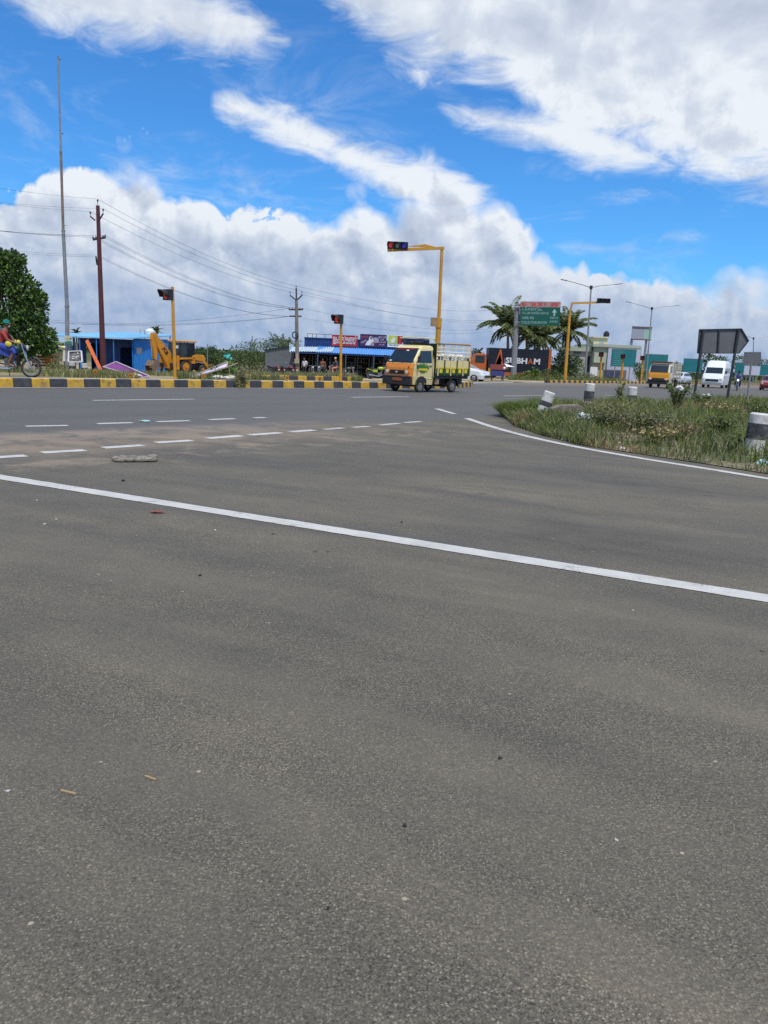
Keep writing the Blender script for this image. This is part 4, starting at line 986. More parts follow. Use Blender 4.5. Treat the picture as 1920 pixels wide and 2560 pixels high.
for i, (ex, ey) in enumerate(((1230, 775), (1230, 800), (1230, 806), (1230, 822), (1230, 828))):
    wire(p2 + A2[(0, 1, 2, 6, 7)[i]], W(ex, ey, 150), .9, ('topmost', 'second', 'third', 'fourth', 'lowest')[i] + ' overhead wire running right from the concrete pole', .011)
for i, (y0, y1) in enumerate(((790, 806), (795, 800), (800, 818))):
    wire(W(60, y0 + 2, 95), p2 + A2[(7, 8, 3)[i]], .8, ('highest', 'middle', 'lowest')[i] + ' of the low wires crossing behind the backhoe', .012)
# distant pole tip seen beside the street lamps
# ------------------------------------------------------------------ street lamps
def street_lamp(px, Z, ty, span, lab, tx):
    p = on(px, Z); r = thing('street_lamp', lab, 'street lamp', p, 0, 'double arm street lamps'); top = W(tx, ty, Z) - p
    b = MB(); b.cyl((0, 0, -.2), top, .13, STEEL, .075, n=8); b.obj('pole', r, smooth=True)
    L = span * Z / F
    for sg in (-1, 1):
        e = top + V((sg * L, 0, L * (.14 if sg > 0 else .20))); b = MB(); b.tube([top + V((0, 0, -.1)), top + V((sg * L * .3, 0, L * .05)), e], [.05, .04, .035], STEEL, 6); a = b.obj('arm', r, smooth=True)
        b = MB(); b.box(e + V((sg * .25, 0, .04)), (.75, .28, .09), STEEL, rot('Y', -sg * .15)); b.obj('lamp_head', a, bevel=.02)
    b = MB(); b.cyl(top + V((0, 0, -.25)), top + V((0, 0, .12)), .16, DARKST, n=8); b.obj('bracket', r)
street_lamp(1462, 84, 717, 60, 'double armed grey street lamp in front of the pale house', 1478)
street_lamp(1614, 112, 770, 54, 'double armed grey street lamp behind the small billboard', 1630)
street_lamp(1882, 150, 845, 36, 'far double armed street lamp right of the arrow sign', 1884)
# ------------------------------------------------------------------ buildings on the left
BLUE = M('blue_sheet', (.026, .20, .56), .45, var=.12, scale=2, dirt=.12); LBLUE = M('pale_blue_roof', (.20, .46, .66), .5, var=.08, scale=1); DBLUE = M('navy_shaded_sheet', (.018, .05, .17), .5, var=.15, scale=2, dirt=.1)  # navy carries the shade of the shed front; also on the shop parapet
GREYS = M('grey_sheet', (.135, .155, .17), .6, var=.12, scale=2, dirt=.15); SHADE = M('dark_interior', (.05, .042, .04), .9, var=.3)  # shop interior walls near black: the gloom is put into their colour
def frm(x0, y0, x1, y1, Z):
    """photo rectangle on the plane y = Z -> local x0, x1, z0, z1 in world"""
    a, b = W(x0, (y0 + y1) / 2, Z).x, W(x1, (y0 + y1) / 2, Z).x; t, u = W((x0 + x1) / 2, y0, Z).z, W((x0 + x1) / 2, y1, Z).z
    return a, b, u, t
# blue shed: open front on the left, sheeted flank coming towards us on the right
C0 = on(334, 76); CL = on(182, 74); CR = on(427, 73); zf = min(C0.z, CL.z, CR.z) - .1
r = thing('shed', 'blue corrugated metal shed with open dark front and pale blue roof', 'building', (C0.x, C0.y, zf))
o = V((C0.x, C0.y, zf))
hc = W(334, 846, 76).z - zf; hl = W(182, 842, 74).z - zf; hr = W(427, 840, 73).z - zf
L_, R_ = CL - o, CR - o; L_.z = R_.z = 0; bk = V((-1.5, 9, 0))
fl = MB(); fl.corr((0, 0, 0), R_, V((0, 0, hc)), 26, .022, BLUE); fl.obj('wall_sheet', r)
bw = MB(); bw.corr(R_, V((-2.3, 8, 0)), V((0, 0, hr)), 24, .022, BLUE); bw.obj('wall_sheet', r)
bw = MB(); bw.corr(L_, V((-2.5, 7, 0)), V((0, 0, hl)), 24, .022, BLUE); bw.obj('wall_sheet', r)
bw = MB(); bw.corr(L_ + V((-.2, 5.2, 0)), R_ * .55 - L_ + V((0, .6, 0)), V((0, 0, hl)), 50, .022, DBLUE); bw.obj('wall_sheet', r)
# front: partitions with the eave shade put into their navy, two dark openings
fr_ = -L_; fd = MB()
def fpan(t0, t1, z0, z1, m, name, off=-1.5):
    a, b = L_.lerp(V((0, 0, 0)), t0), L_.lerp(V((0, 0, 0)), t1); n = V((0, -off, 0)); q = MB()
    q.corr(a + n + V((0, 0, z0)), b - a, V((0, 0, z1 - z0)), max(2, int(22 * (t1 - t0))), .02, m); return q.obj(name, r)
hm = (hc + hl) / 2 - .1
fpan(0, .13, 0, hm, DBLUE, 'wall_sheet'); fpan(.40, .70, 0, hm, DBLUE, 'wall_sheet'); fpan(.13, .40, hm - .45, hm, DBLUE, 'wall_sheet'); fpan(.70, 1, hm - .75, hm, DBLUE, 'wall_sheet')
for t in (.13, .40, .68, .995):
    a = L_.lerp(V((0, 0, 0)), t); q = MB(); q.cyl(a + V((0, -.06, 0)), a + V((0, -.06, hm)), .05, BLUE, n=6); q.obj('post', r)
rf = MB(); ov = .28
P0 = L_ + V((-1.9, -.9, hl + .05)); P1 = V((-.2, -.34, hc + .02)); P2 = R_ + V((.25, -.28, hr + .08)); Q0 = W(150, 834.5, 82) - o; Q1 = W(298, 829.5, 84) - o; Q2 = W(431, 836, 81.5) - o
def rsheet(a, b, c, d, n):
    vs = []
    for i in range(n * 4 + 1):
        t = i / (n * 4); h = V((0, 0, .03 * (-1, -1, 1, 1)[i % 4])); vs += [a.lerp(b, t) + h, d.lerp(c, t) + h]
    rf.add(vs, [(2 * i, 2 * i + 2, 2 * i + 3, 2 * i + 1) for i in range(n * 4)], LBLUE)
rsheet(P0, P1, Q1, Q0, 34); rsheet(P1, P2, Q2, Q1, 22); ro = rf.obj('roof', r)
ev = MB(); ev.bar(P0 + V((0, 0, -.06)), P1 + V((0, 0, -.06)), .04, .09, LBLUE); ev.bar(P1 + V((0, 0, -.06)), P2 + V((0, 0, -.06)), .04, .09, LBLUE); ev.obj('eave_trim', ro)
q = W(375, 829, 80); t = thing('water_tank', 'white plastic water tank on the blue shed roof', 'tank', (q.x, q.y, q.z - .35))
b = MB(); b.cyl((0, 0, 0), (0, 0, .42), .46, WHT, .48, n=18); b.cyl((0, 0, .42), (0, 0, .62), .48, WHT, .2, n=18)
for z in (.12, .26): b.torus((0, 0, z), (0, 0, 1), .475, .02, WHT, 18, 5)
b.obj('drum', t, smooth=True); b = MB(); b.cyl((0, 0, .6), (0, 0, .67), .19, WHT, n=14); b.obj('lid', t)
b = MB(); b.bx(-1.1, 1.0, -.3, .6, -.12, 0, LBLUE); b.cyl((-1.0, 0, 0), (-1.0, 0, .6), .03, STEEL, n=6); b.cyl((-.55, 0, -.9), (-.55, 0, .45), .035, STEEL, n=6); b.cyl((-1.0, 0, .45), (-.55, 0, .4), .02, STEEL, n=5); b.obj('stand', t)
bl = MB(); bl.box((0, 0, 0), (.5, .2, .55), GREYS); tag(bl.obj('meter_cabinet', loc=W(349, 877, 73.5)), 'small grey meter cabinet on the sunlit blue shed wall', 'cabinet')
# grey sheet lean-to
Zg = 75; x0, x1, z0, z1 = frm(663, 884, 735, 940, Zg); zg = on(700, Zg).z - .2
r = thing('lean_to', 'plain grey corrugated sheet lean-to left of the shop', 'building', (x0, Zg, zg)); wl = x1 - x0; hl_, hr_ = W(664, 876, Zg).z - zg, W(733, 864, Zg).z - zg
w_ = MB(); n = 26
for i in range(n):
    for k, (t0, t1, d0, d1) in enumerate(((0, .5, 0, 0), (.5, .6, 0, -.03), (.6, .9, -.03, -.03), (.9, 1, -.03, 0))):
        a, b = (i + t0) / n, (i + t1) / n
        w_.quad((a * wl, d0, 0), (b * wl, d1, 0), (b * wl, d1, hl_ + (hr_ - hl_) * b), (a * wl, d0, hl_ + (hr_ - hl_) * a), GREYS)
w_.obj('wall_sheet', r)
w_ = MB(); w_.quad((0, 0, 0), (0, 4, 0), (0, 4, hl_), (0, 0, hl_), GREYS); w_.quad((wl, 0, 0), (wl, 4, 0), (wl, 4, hr_), (wl, 0, hr_), GREYS); w_.obj('wall_sheet', r)
w_ = MB(); w_.corr((-.15, -.15, hl_ + .03), V((0, 4.3, 0)), V((wl + .2, 0, hr_ - hl_)), 16, .025, M('old_roof_sheet', (.12, .115, .09), .8, dirt=.3)); w_.obj('roof', r)
# the shop
Zs = 74; xs0, xs1 = W(735, 915, Zs).x, W(1045, 915, Zs).x; zb = on(850, Zs).z - .1; wd = xs1 - xs0
r = thing('shop', 'long blue roadside shop with deep blue awning and dark open front', 'building', (xs0, Zs, zb)); rs = r
def lx(px): return W(px, 900, Zs).x - xs0
def lz(px, py, dz=0): return W(px, py, Zs + dz).z - zb
he = lz(870, 881)
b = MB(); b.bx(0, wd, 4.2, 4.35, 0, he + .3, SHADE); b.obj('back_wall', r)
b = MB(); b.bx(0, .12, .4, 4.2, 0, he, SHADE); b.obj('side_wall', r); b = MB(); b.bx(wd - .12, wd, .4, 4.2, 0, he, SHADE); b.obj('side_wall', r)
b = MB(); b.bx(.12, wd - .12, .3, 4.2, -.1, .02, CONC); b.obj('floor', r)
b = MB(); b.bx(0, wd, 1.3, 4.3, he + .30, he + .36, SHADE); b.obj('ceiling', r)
# parapet sheet
ph0, ph1 = lz(790, 868, 1.2), lz(790, 846, 1.2); px0, px1 = lx(757), wd
b = MB(); b.corr((px0, 1.2, ph0 - .2), V((px1 - px0, 0, 0)), V((0, 0, ph1 - ph0 + .2)), 60, .025, DBLUE); b.obj('parapet', r)
b = MB(); b.corr((px0, 4.2, ph0 - .2), V((0, -3.0, 0)), V((0, 0, ph1 - ph0 + .2)), 14, .025, BLUE); b.obj('parapet', r)
b = MB(); b.bx(px0 - .05, px1, 1.14, 1.24, ph1, ph1 + .08, DBLUE); b.obj('coping', r)
# awning sheets
zi, zo = lz(870, 869, 1.15), lz(870, 884, -1.2); xa = lx(792)
b = MB(); b.corr((xa, -1.2, zo), V((wd - xa, 0, 0)), V((0, 2.35, zi - zo)), 46, .03, M('awning_blue', (.10, .28, .62), .5, var=.1, scale=2)); b.obj('awning_sheet', r)
zl0, zl1 = lz(770, 868, 1.0), lz(770, 880, -1.0)
b = MB(); b.corr((lx(728), -1.0, zl1), V((lx(832) - lx(728), 0, .12)), V((.0, 2.1, zl0 - zl1)), 18, .03, M('pale_sheet', (.42, .52, .58), .5, var=.12, dirt=.2)); b.obj('awning_sheet', r)
b = MB(); b.add([(lx(727), -1.1, zl1 - .05), (lx(731), -1.0, zl1 - .1), (lx(731), 1.0, zl0 + .15), (lx(725), -.9, zl0 + .3)], [(0, 1, 2, 3)], MATS['pale_sheet']); b.obj('loose_sheet', r)
b = MB(); b.bx(lx(735), wd, -1.14, -1.06, zo - .16, zo - .06, DBLUE); b.obj('awning_beam', r)
for px in (797, 866, 935, 1005):
    b = MB(); b.cyl((lx(px), -1.1, 0), (lx(px), -1.1, zo - .08), .055, M('post_blue', (.05, .09, .16), .5), n=8); b.obj('post', r)
for px in (824, 892, 962): b = MB(); b.cyl((lx(px), 1.4, 0), (lx(px), 1.4, he), .05, MATS['post_blue'], n=8); b.obj('post', r)
rl = MB()
for px in (763, 776, 786, 808): rl.cyl((lx(px), 1.4, ph1), (lx(px), 1.4, ph1 + .42), .025, DARKST, n=5)
rl.cyl((lx(763), 1.4, ph1 + .42), (lx(828), 1.4, ph1 + .42), .025, DARKST, n=5); rl.obj('roof_rail', r)
# things inside the shop: counter, racks with goods
random.seed(21)
for i in range(7):
    x = .9 + i * (wd - 2) / 7; g = thing('shop_rack', 'dim goods rack inside the dark shop, bay %s from the left' % ('first', 'second', 'third', 'fourth', 'fifth', 'sixth', 'seventh')[i], 'rack', (xs0 + x, Zs + 3.4, zb + .02), 0, 'racks inside the shop')
    b = MB()
    for z in (.5, 1.0, 1.5, 1.95): b.bx(-.55, .55, -.25, .25, z - .02, z, STEEL)
    for sx in (-.55, .55): b.bx(sx - .02, sx + .02, -.25, .25, 0, 2.0, STEEL)
    b.obj('frame', g)
    for k in range(12):
        b = MB(); w2 = ru(.05, .12); z = choice((0, .5, 1.0, 1.5)); b.box((ru(-.45, .45), -.1, z + .16), (w2, .1, ru(.18, .3)), M('goods_%d' % (k % 5), [(.3, .1, .05), (.25, .2, .08), (.1, .16, .2), (.4, .36, .3), (.2, .05, .05)][k % 5], .6)); b.obj('goods', g)
# shop signs
def sign(name, x0, y0, x1, y1, Z, lab, face, frame=None, fw=.05):
    a, b2, z0, z1 = frm(x0, y0, x1, y1, Z); s_ = thing(name, lab, 'sign', ((a + b2) / 2, Z, z0)); w, h = b2 - a, z1 - z0
    q = MB(); q.bx(-w / 2, w / 2, 0, .06, 0, h, face); q.obj('panel', s_)
    q = MB()
    if frame:
        for bb in ((-w / 2, w / 2, 0, fw), (-w / 2, w / 2, h - fw, h)): q.bx(bb[0], bb[1], -.015, .07, bb[2], bb[3], frame)
        for bb in ((-w / 2, -w / 2 + fw), (w / 2 - fw, w / 2)): q.bx(bb[0], bb[1], -.014, .069, fw, h - fw, frame)
        q.obj('frame', s_)
    return s_, w, h
Zp = Zs + 1.05
RED = M('sign_red', (.36, .022, .03), .5, var=.1); INK = M('sign_white', (.62, .62, .64), .6, var=.05); PURP = M('sign_purple', (.055, .02, .085), .5, var=.2); LIME = M('sign_lime', (.36, .50, .08), .5, var=.4, scale=3); YEL = M('sign_yellow', (.6, .5, .05), .5)
s_, w, h = sign('shop_sign', 830, 838, 894, 866, Zp, 'red shop sign with two rows of white lettering', RED, RED)
text('நடேஸ்வரன்', .52, INK, s_, (0, -.02, h * .68), bold=.012, w=w * .92); text('ஹோட்டல் வேலூர்', .34, INK, s_, (-.05, -.02, h * .33), bold=.01, w=w * .88)
s_, w, h = sign('shop_sign', 900, 836, 966, 867, Zp, 'purple shop sign with a white figure and pale lettering', PURP, M('sign_edge', (.05, .03, .10), .5))
q = MB(); q.prism([(-.75, .12), (.05, .12), (.12, .42), (.38, .50), (.30, .66), (-.05, .68), (-.06, .86), (-.2, .98), (-.38, .9), (-.42, .62), (-.6, .45)], -.022, -.015, INK); q.ball((-.2, -.02, .80), (.11, .012, .14), M('poster_hair', (.02, .015, .02), .6), 12, 6); q.ball((-.16, -.03, .76), (.07, .01, .10), M('poster_skin', (.33, .2, .14), .6), 10, 6); q.prism([(-.3, .15), (-.05, .15), (.28, .52), (.1, .56), (-.12, .4)], -.03, -.024, M('poster_skin', (.33, .2, .14))); q.ball((.22, -.018, .62), (.32, .006, .26), M('poster_halo', (.30, .28, .36), .6), 16, 6); q.obj('picture', s_)
for k, (tx, sz, ww) in enumerate((('ஜோதி', .2, .7), ('ஸ்ரீ', .18, .35), ('அகர்பத்தி', .16, .8), ('கடை', .15, .5))): text(tx, sz, INK, s_, (w * .33, -.02, h * (.80 - .2 * k)), w=ww)
text('நறுமணம்', .2, M('sign_pink', (.5, .12, .14), .5), s_, (-w * .33, -.02, h * .78), w=.65); text('சந்தன', .2, INK, s_, (-w * .36, -.02, h * .4), w=.6, tilt=-.5)
s_, w, h = sign('shop_sign', 969, 838, 1008, 868, Zp, 'white sign with green and red panels, half hidden by the mini truck', WHT, WHT)
q = MB(); q.bx(-w / 2 + .06, w * .12, -.02, -.01, .32, h - .06, LIME); q.bx(w * .12, w / 2 - .06, -.02, -.01, .32, h - .06, RED); q.ball((-.25, -.02, h * .6), (.22, .008, .3), INK, 14, 6); q.ball((-.35, -.026, h * .78), (.14, .006, .16), YEL, 12, 6); q.obj('picture', s_); text('கூல் டிரிங்க்ஸ்', .16, M('ink_black', (.03, .03, .03), .6), s_, (-.1, -.02, .19), w=w * .7)
# ------------------------------------------------------------------ right hand side: container lorry, signs, palms, house
Zc = 84; a, b2, z0, z1 = frm(1221, 872, 1371, 932, Zc); p = on(1300, Zc)
NAVY = M('container_navy', (.016, .02, .034), .5, var=.25, scale=1.5); ORG = M('container_orange', (.42, .10, .02), .5, var=.15, dirt=.15)
r = thing('container_lorry', 'orange lorry with dark navy container lettered in white', 'lorry', ((a + b2) / 2, Zc, p.z)); w = b2 - a; zb0, zt = z0 - p.z, z1 - p.z
q = MB(); q.corr((-w / 2, 0, zb0), V((w, 0, 0)), V((0, 0, zt - zb0)), 60, .015, NAVY); q.bx(-w / 2, w / 2, .05, 2.4, zb0, zt, NAVY); q.obj('container', r)
q = MB(); q.bx(-w / 2 - .02, w / 2 + .15, -.08, 2.4, zb0 - .36, zb0, ORG); q.obj('chassis_beam', r); q = MB(); q.bx(w / 2, w / 2 + .28, -.07, 2.42, zb0, zt + .1, ORG); q.obj('corner_post', r)
text('SUBH', .80, INK, r, (-.20, -.04, zb0 + (zt - zb0) * .49), bold=.03, w=2.32, ext=.01); text('A', .80, ORG, r, (1.28, -.04, zb0 + (zt - zb0) * .49), bold=.03, ext=.01, w=.56); text('M', .80, INK, r, (1.98, -.04, zb0 + (zt - zb0) * .49), bold=.03, w=.66, ext=.01)
q = MB(); cx, cz = -w / 2 + 1.2, zb0 + .15; H_ = zt - zb0 - .25
q.prism([(cx - .8, cz - .4), (cx - .55, cz + .3), (cx - .05, cz + H_), (cx + .12, cz + H_ * .97), (cx + .45, cz + .2), (cx + .3, cz + .2), (cx - .02, cz + H_ * .78), (cx - .35, cz + .45), (cx + .2, cz + .9), (cx + .22, cz + 1.05), (cx - .5, cz + .32)], -.05, -.03, ORG); q.obj('logo', r)
for x in (.75, 2.6, -w / 2 + .6):
    for y in (.25, 2.1): wheel(r, (x, y, .5), .5, .3, DARKST)
q = MB(); cxx = -w / 2 - .1
q.prism([(cxx - 1.65, .7), (cxx - .1, .6), (cxx - .1, 2.0), (cxx - .3, 2.55), (cxx - 1.3, 2.5), (cxx - 1.62, 1.6)], .05, 2.35, ORG); q.obj('cab', r, bevel=.06)
q = MB(); q.bx(cxx - 1.3, cxx - .3, .03, .06, 1.55, 2.3, GLASS); q.obj('side_window', r); q = MB(); q.bx(cxx - 1.7, cxx - .05, .0, 2.38, .3, .75, BLACK); q.obj('bumper', r)
q = MB(); q.bar((cxx - 1.3, .4, 2.45), (cxx - .55, .4, 3.1), .5, .16, BLACK); q.obj('air_deflector', r)
wheel(r, (cxx - .8, .22, .5), .5, .28, DARKST); wheel(r, (cxx - .8, 2.1, .5), .5, .28, DARKST)
q = MB(); q.box((cxx + .35, -.05, .62), (.45, .5, .85), M('lorry_yellow', (.5, .27, .02), .5)); q.obj('toolbox', r)
# roadside stall with parasol in front of the lorry
p = on(1243, 70); r = thing('stall_cart', 'blue stall cart standing in front of the container lorry', 'cart', p)
q = MB(); q.bx(-.62, .55, -.4, .4, .42, .98, M('cart_blue', (.035, .045, .16), .6)); q.obj('body', r)
for x in (-.5, .45):
    for y in (-.32, .32): q = MB(); q.cyl((x, y, 0), (x, y, .45), .04, BARK, n=6); q.obj('leg', r)
q = MB(); q.bx(-.7, .62, -.45, .45, .98, 1.42, M('cart_red', (.22, .05, .04), .6)); q.obj('counter', r)
for i, (x, c) in enumerate(((.5, WHT), (.72, SKIN))): q = MB(); q.ball((x, -.4, 1.12), .14, c, 8, 6); q.obj('goods', r)
p = on(1258, 70.8); r = thing('parasol', 'white topped market parasol beside the blue stall cart', 'parasol', p); q = MB(); q.cyl((0, 0, 0), (0, 0, 2.0), .03, STEEL, n=6); q.obj('pole', r)
zt = W(1255, 908, 70.8).z - p.z; q = MB(); N = 12
for i in range(N):
    t0, t1 = 2 * pi * i / N, 2 * pi * (i + 1) / N; q.add([(0, 0, zt), (cos(t0) * .95, sin(t0) * .95, zt - .28), (cos(t1) * .95, sin(t1) * .95, zt - .28)], [(0, 1, 2)], WHT if i in (9, 10, 11, 0, 1) else M('parasol_brown', (.09, .05, .045), .7))
q.obj('canopy', r)
# overhead direction sign
Zg = 80; p = on(1283, Zg); r = thing('direction_sign', 'large green overhead road sign on a leaning grey post', 'sign', p)
q = MB(); q.cyl((0, 0, -.2), W(1293, 772, Zg) - p, .30, M('post_grey', (.21, .21, .22), .6, var=.12), .24, n=14); q.obj('post', r, smooth=True)
q = MB(); q.ball(W(1293, 771, Zg) - p, .28, MATS['post_grey'], 10, 6); q.obj('post_cap', r)
a, b2, z0, z1 = frm(1301, 754, 1401, 814, Zg - .5); GRN = M('sign_green', (.004, .085, .062), .45, var=.08)
bo = bpy.data.objects.new('board', None); bo.empty_display_size = .1; w, h = b2 - a, z1 - z0
q = MB(); q.bx(-w / 2, w / 2, -.05, .02, 0, h * .77, GRN); q.bx(-w / 2, w / 2, -.05, .02, h * .77, h, M('sign_faded_red', (.33, .19, .19), .6, var=.3, scale=3)); bo = q.obj('board', r); bo.location = V(((a + b2) / 2, Zg - .5, z0)) - p; bo.rotation_euler = (0, -.03, 0)
for zz in (.3, h - .3): q = MB(); q.bx(-w / 2 - .5, w / 2, .02, .12, zz - .06, zz + .06, STEEL); q.obj('support', bo)
SW = M('sign_pale', (.30, .42, .40), .6)
text('டோல்கேட்', .42, SW, bo, (-w * .2, -.055, h * .68), w=w * .5); text('கட்டண வசூல் மையம்', .36, SW, bo, (-w * .12, -.055, h * .52), w=w * .66); text('USER FEE', .34, SW, bo, (-w * .30, -.055, h * .31), w=w * .3); text('COLLECTION BOOTH', .34, SW, bo, (-w * .14, -.055, h * .12), w=w * .64)
text('500 M', .28, SW, bo, (w * .35, -.055, h * .32), w=w * .19); text('AHEAD', .28, SW, bo, (w * .35, -.055, h * .17), w=w * .21)
q = MB(); WR = M('sign_worn_red', (.42, .07, .06), .6, var=.3)
for x0_, x1_ in ((-.47, -.40), (-.22, -.12), (-.06, .04), (.10, .13), (.26, .44)):
    q = MB(); q.bx(w * x0_, w * x1_, -.056, -.051, h * .81, h * .95, WR); q.obj('worn_print', bo)
q = MB(); q.prism([(w * .335, h * .40), (w * .375, h * .40), (w * .375, h * .55), (w * .42, h * .55), (w * .355, h * .70), (w * .29, h * .55), (w * .335, h * .55)], -.06, -.052, SW); q.obj('arrow', bo)
# house
Zh = 105; p = on(1510, Zh); HG = M('house_green', (.36, .40, .31), .8, var=.1, scale=.6, dirt=.2); HC = M('house_cream', (.56, .52, .34), .8, var=.08, dirt=.1); HWt = M('house_lilac', (.44, .46, .56), .8, var=.06)
r = thing('house', 'pale green two storey house with cream roof tower', 'house', p)
def hb(x0, y0, x1, y1, d0, d1, m, name, dz=0):
    a, b2, z0, z1 = frm(x0, y0, x1, y1, Zh); q = MB(); q.bx(a - p.x, b2 - p.x, d0, d1, z0 - p.z, z1 - p.z, m); return q.obj(name, r)
hb(1430, 878, 1486, 960, 1.2, 9, M('house_grey', (.36, .36, .34), .8, var=.1, dirt=.2), 'wall'); hb(1430, 866, 1484, 878, .9, 9, HG, 'parapet')
hb(1483, 868, 1600, 960, 0, 10, HG, 'wall'); hb(1481, 862, 1602, 869, -.3, 10.2, HG, 'roof'); hb(1516, 870, 1596, 960, -.25, 0, HWt, 'wall')
hb(1494, 843, 1529, 863, 2, 5, HC, 'roof_tower'); hb(1492, 841, 1531, 844, 1.8, 5.2, HC, 'roof'); hb(1509, 852, 1519, 863, 1.95, 2.0, M('shutter_blue', (.30, .36, .38), .6), 'door')
hb(1471, 890, 1480, 916, 1.12, 1.2, GLASS, 'window'); hb(1472, 918, 1478, 930, 1.1, 1.2, GLASS, 'window'); hb(1483, 904, 1512, 907, -.4, 0, HG, 'ledge'); hb(1440, 872, 1458, 884, 1.1, 1.2, GLASS, 'window')
hb(1500, 924, 1556, 956, -1.6, -1.3, M('stone_wall', (.16, .13, .115), .9, var=.35, scale=3), 'compound_wall'); hb(1503, 926, 1540, 942, -1.66, -1.6, M('wall_mural', (.05, .06, .12), .7, var=.5, scale=2), 'mural')
q0 = W(1516, 836, Zh + 3); t = thing('water_tank', 'black plastic water tank on the cream roof tower', 'tank', (q0.x, q0.y, W(1512, 841.5, Zh + 3).z)); q = MB(); q.cyl((0, 0, 0), (0, 0, .5), .38, BLACK, .4, n=16); q.cyl((0, 0, .5), (0, 0, .68), .4, BLACK, .18, n=16); q.torus((0, 0, .25), (0, 0, 1), .4, .03, BLACK, 16, 5); q.obj('drum', t, smooth=True); q = MB(); q.cyl((0, 0, .68), (0, 0, .74), .17, BLACK, n=10); q.obj('lid', t)
TEAL = M('teal_board', (.012, .15, .165), .5, var=.12, scale=1)
def board(x0, y0, x1, y1, Z, lab, lines=0, legs=True, m=None, cat='board'):
    a, b2, z0, z1 = frm(x0, y0, x1, y1, Z); g = on((x0 + x1) / 2, Z); s_ = thing('sign_board', lab, cat, ((a + b2) / 2, Z, g.z)); w = b2 - a
    q = MB(); q.bx(-w / 2, w / 2, 0, .06, z0 - g.z, z1 - g.z, m or TEAL); q.obj('panel', s_)
    for x in (-w * .3, w * .3): q = MB(); q.cyl((x, .12, -.1), (x, .12, z1 - g.z - .1), .06, STEEL, n=6); q.obj('leg', s_)
    e = .04
    for zz in (z0 - g.z, z1 - g.z): q = MB(); q.bx(-w / 2 - e, w / 2 + e, -.02, .08, zz - e, zz + e, STEEL); q.obj('frame_rail', s_)
    for k in range(lines):
        q = MB(); zz = z1 - g.z - (k + 1) * (z1 - z0) / (lines + 1); wl = w * ru(.3, .42); q.bx(-w * .42, -w * .42 + wl, -.008, -.002, zz - .035, zz + .035, M('faint_print', (.10, .27, .28), .6)); q.obj('print_line', s_)
    return s_
board(1528, 873, 1590, 917, 99, 'big teal printed board in front of the pale house', 8)
board(1612, 886, 1669, 925, 112, 'teal board just behind the oncoming yellow truck')
board(1708, 897, 1756, 931, 118, 'teal board left of the white van')
board(1838, 907, 1862, 935, 122, 'narrow teal board right of the white van'); board(1898, 912, 1960, 940, 122, 'teal board at the far right edge')
board(1860, 914, 1900, 938, 120, 'faded lilac board behind the small sign', 0, True, HWt)
# elevated billboard
Zb = 130; p = on(1608, Zb); a, b2, z0, z1 = frm(1580, 818, 1629, 849, Zb); r = thing('billboard', 'raised billboard with faded white and green face on two legs', 'billboard', ((a + b2) / 2, Zb, p.z)); w = b2 - a
BBW = M('billboard_white', (.45, .47, .50), .6, var=.2, scale=.7); BBG = M('billboard_green', (.30, .44, .40), .6, var=.2)
q = MB(); q.bx(-w / 2, w * .12, 0, .2, z0 - p.z, z1 - p.z, M('billboard_grey', (.30, .32, .38), .6, var=.15)); q.bx(w * .12, w / 2, 0, .2, z0 - p.z, z1 - p.z, BBG); q.obj('panel', r)
for zz in (z0 - p.z, z1 - p.z): q = MB(); q.bx(-w / 2, w / 2, -.1, .3, zz - .1, zz + .1, M('billboard_frame', (.16, .09, .09), .6)); q.obj('frame_rail', r)
for x in (-w * .45, w * .3): q = MB(); q.cyl((x, .3, -.2), (x, .3, z0 - p.z), .2, STEEL, n=8); q.obj('leg', r)
# arrow board and small plate seen from behind, on the island
SB = M('sign_back', (.135, .14, .15), .6, .2, var=.12, scale=2, dirt=.15); SBF = M('sign_back_frame', (.035, .037, .042), .6)
isz = lambda x, y: roadz(y) + .06
Za = 31; p = on(1733, Za, isz); r = thing('arrow_sign', 'back of an arrow shaped road sign on two dark posts', 'sign', p)
def lw(px, py, Z, base): q = W(px, py, Z) - base; return q
ou = [lw(x, y, Za, p) for x, y in ((1743, 883), (1748, 824), (1853, 822), (1871, 852), (1847, 883))]
q = MB(); n = len(ou); q.add([v + V((0, -.0, 0)) for v in ou] + [v + V((0, .03, 0)) for v in ou], [tuple(range(n)), tuple(range(2 * n - 1, n - 1, -1))] + [(i, n + i, n + (i + 1) % n, (i + 1) % n) for i in range(n)], SB); bo = q.obj('board', r)
q = MB()
for i in range(n): q.bar(ou[i] + V((0, -.02, 0)), ou[(i + 1) % n] + V((0, -.02, 0)), .03, .05, SBF, up=(0, 1, 0))
for (x0, y0), (x1, y1) in (((1797, 824), (1794, 883)), ((1756, 824), (1752, 883)), ((1843, 824), (1836, 883))): q.bar(lw(x0, y0, Za, p) + V((0, -.04, 0)), lw(x1, y1, Za, p) + V((0, -.04, 0)), .05, .05, SBF, up=(0, 1, 0))
q.obj('frame', bo)
for tx, bx0 in ((1757, 1733), (1845, 1815)):
    bs = on(bx0, Za if bx0 < 1800 else Za, isz) - p; q = MB(); q.cyl(bs + V((0, .0, -.25)), lw(tx, 825, Za, p) + V((0, -.07, 0)), .055, SBF, n=8); q.obj('post', r, smooth=True)
Z = 33; p = on(1868, Z, isz); r = thing('road_sign', 'back of a small grey plate sign on a single post', 'sign', p)
ou = [lw(x, y, Z, p) for x, y in ((1856, 911), (1861, 880), (1903, 880), (1903, 911))]; q = MB(); n = 4
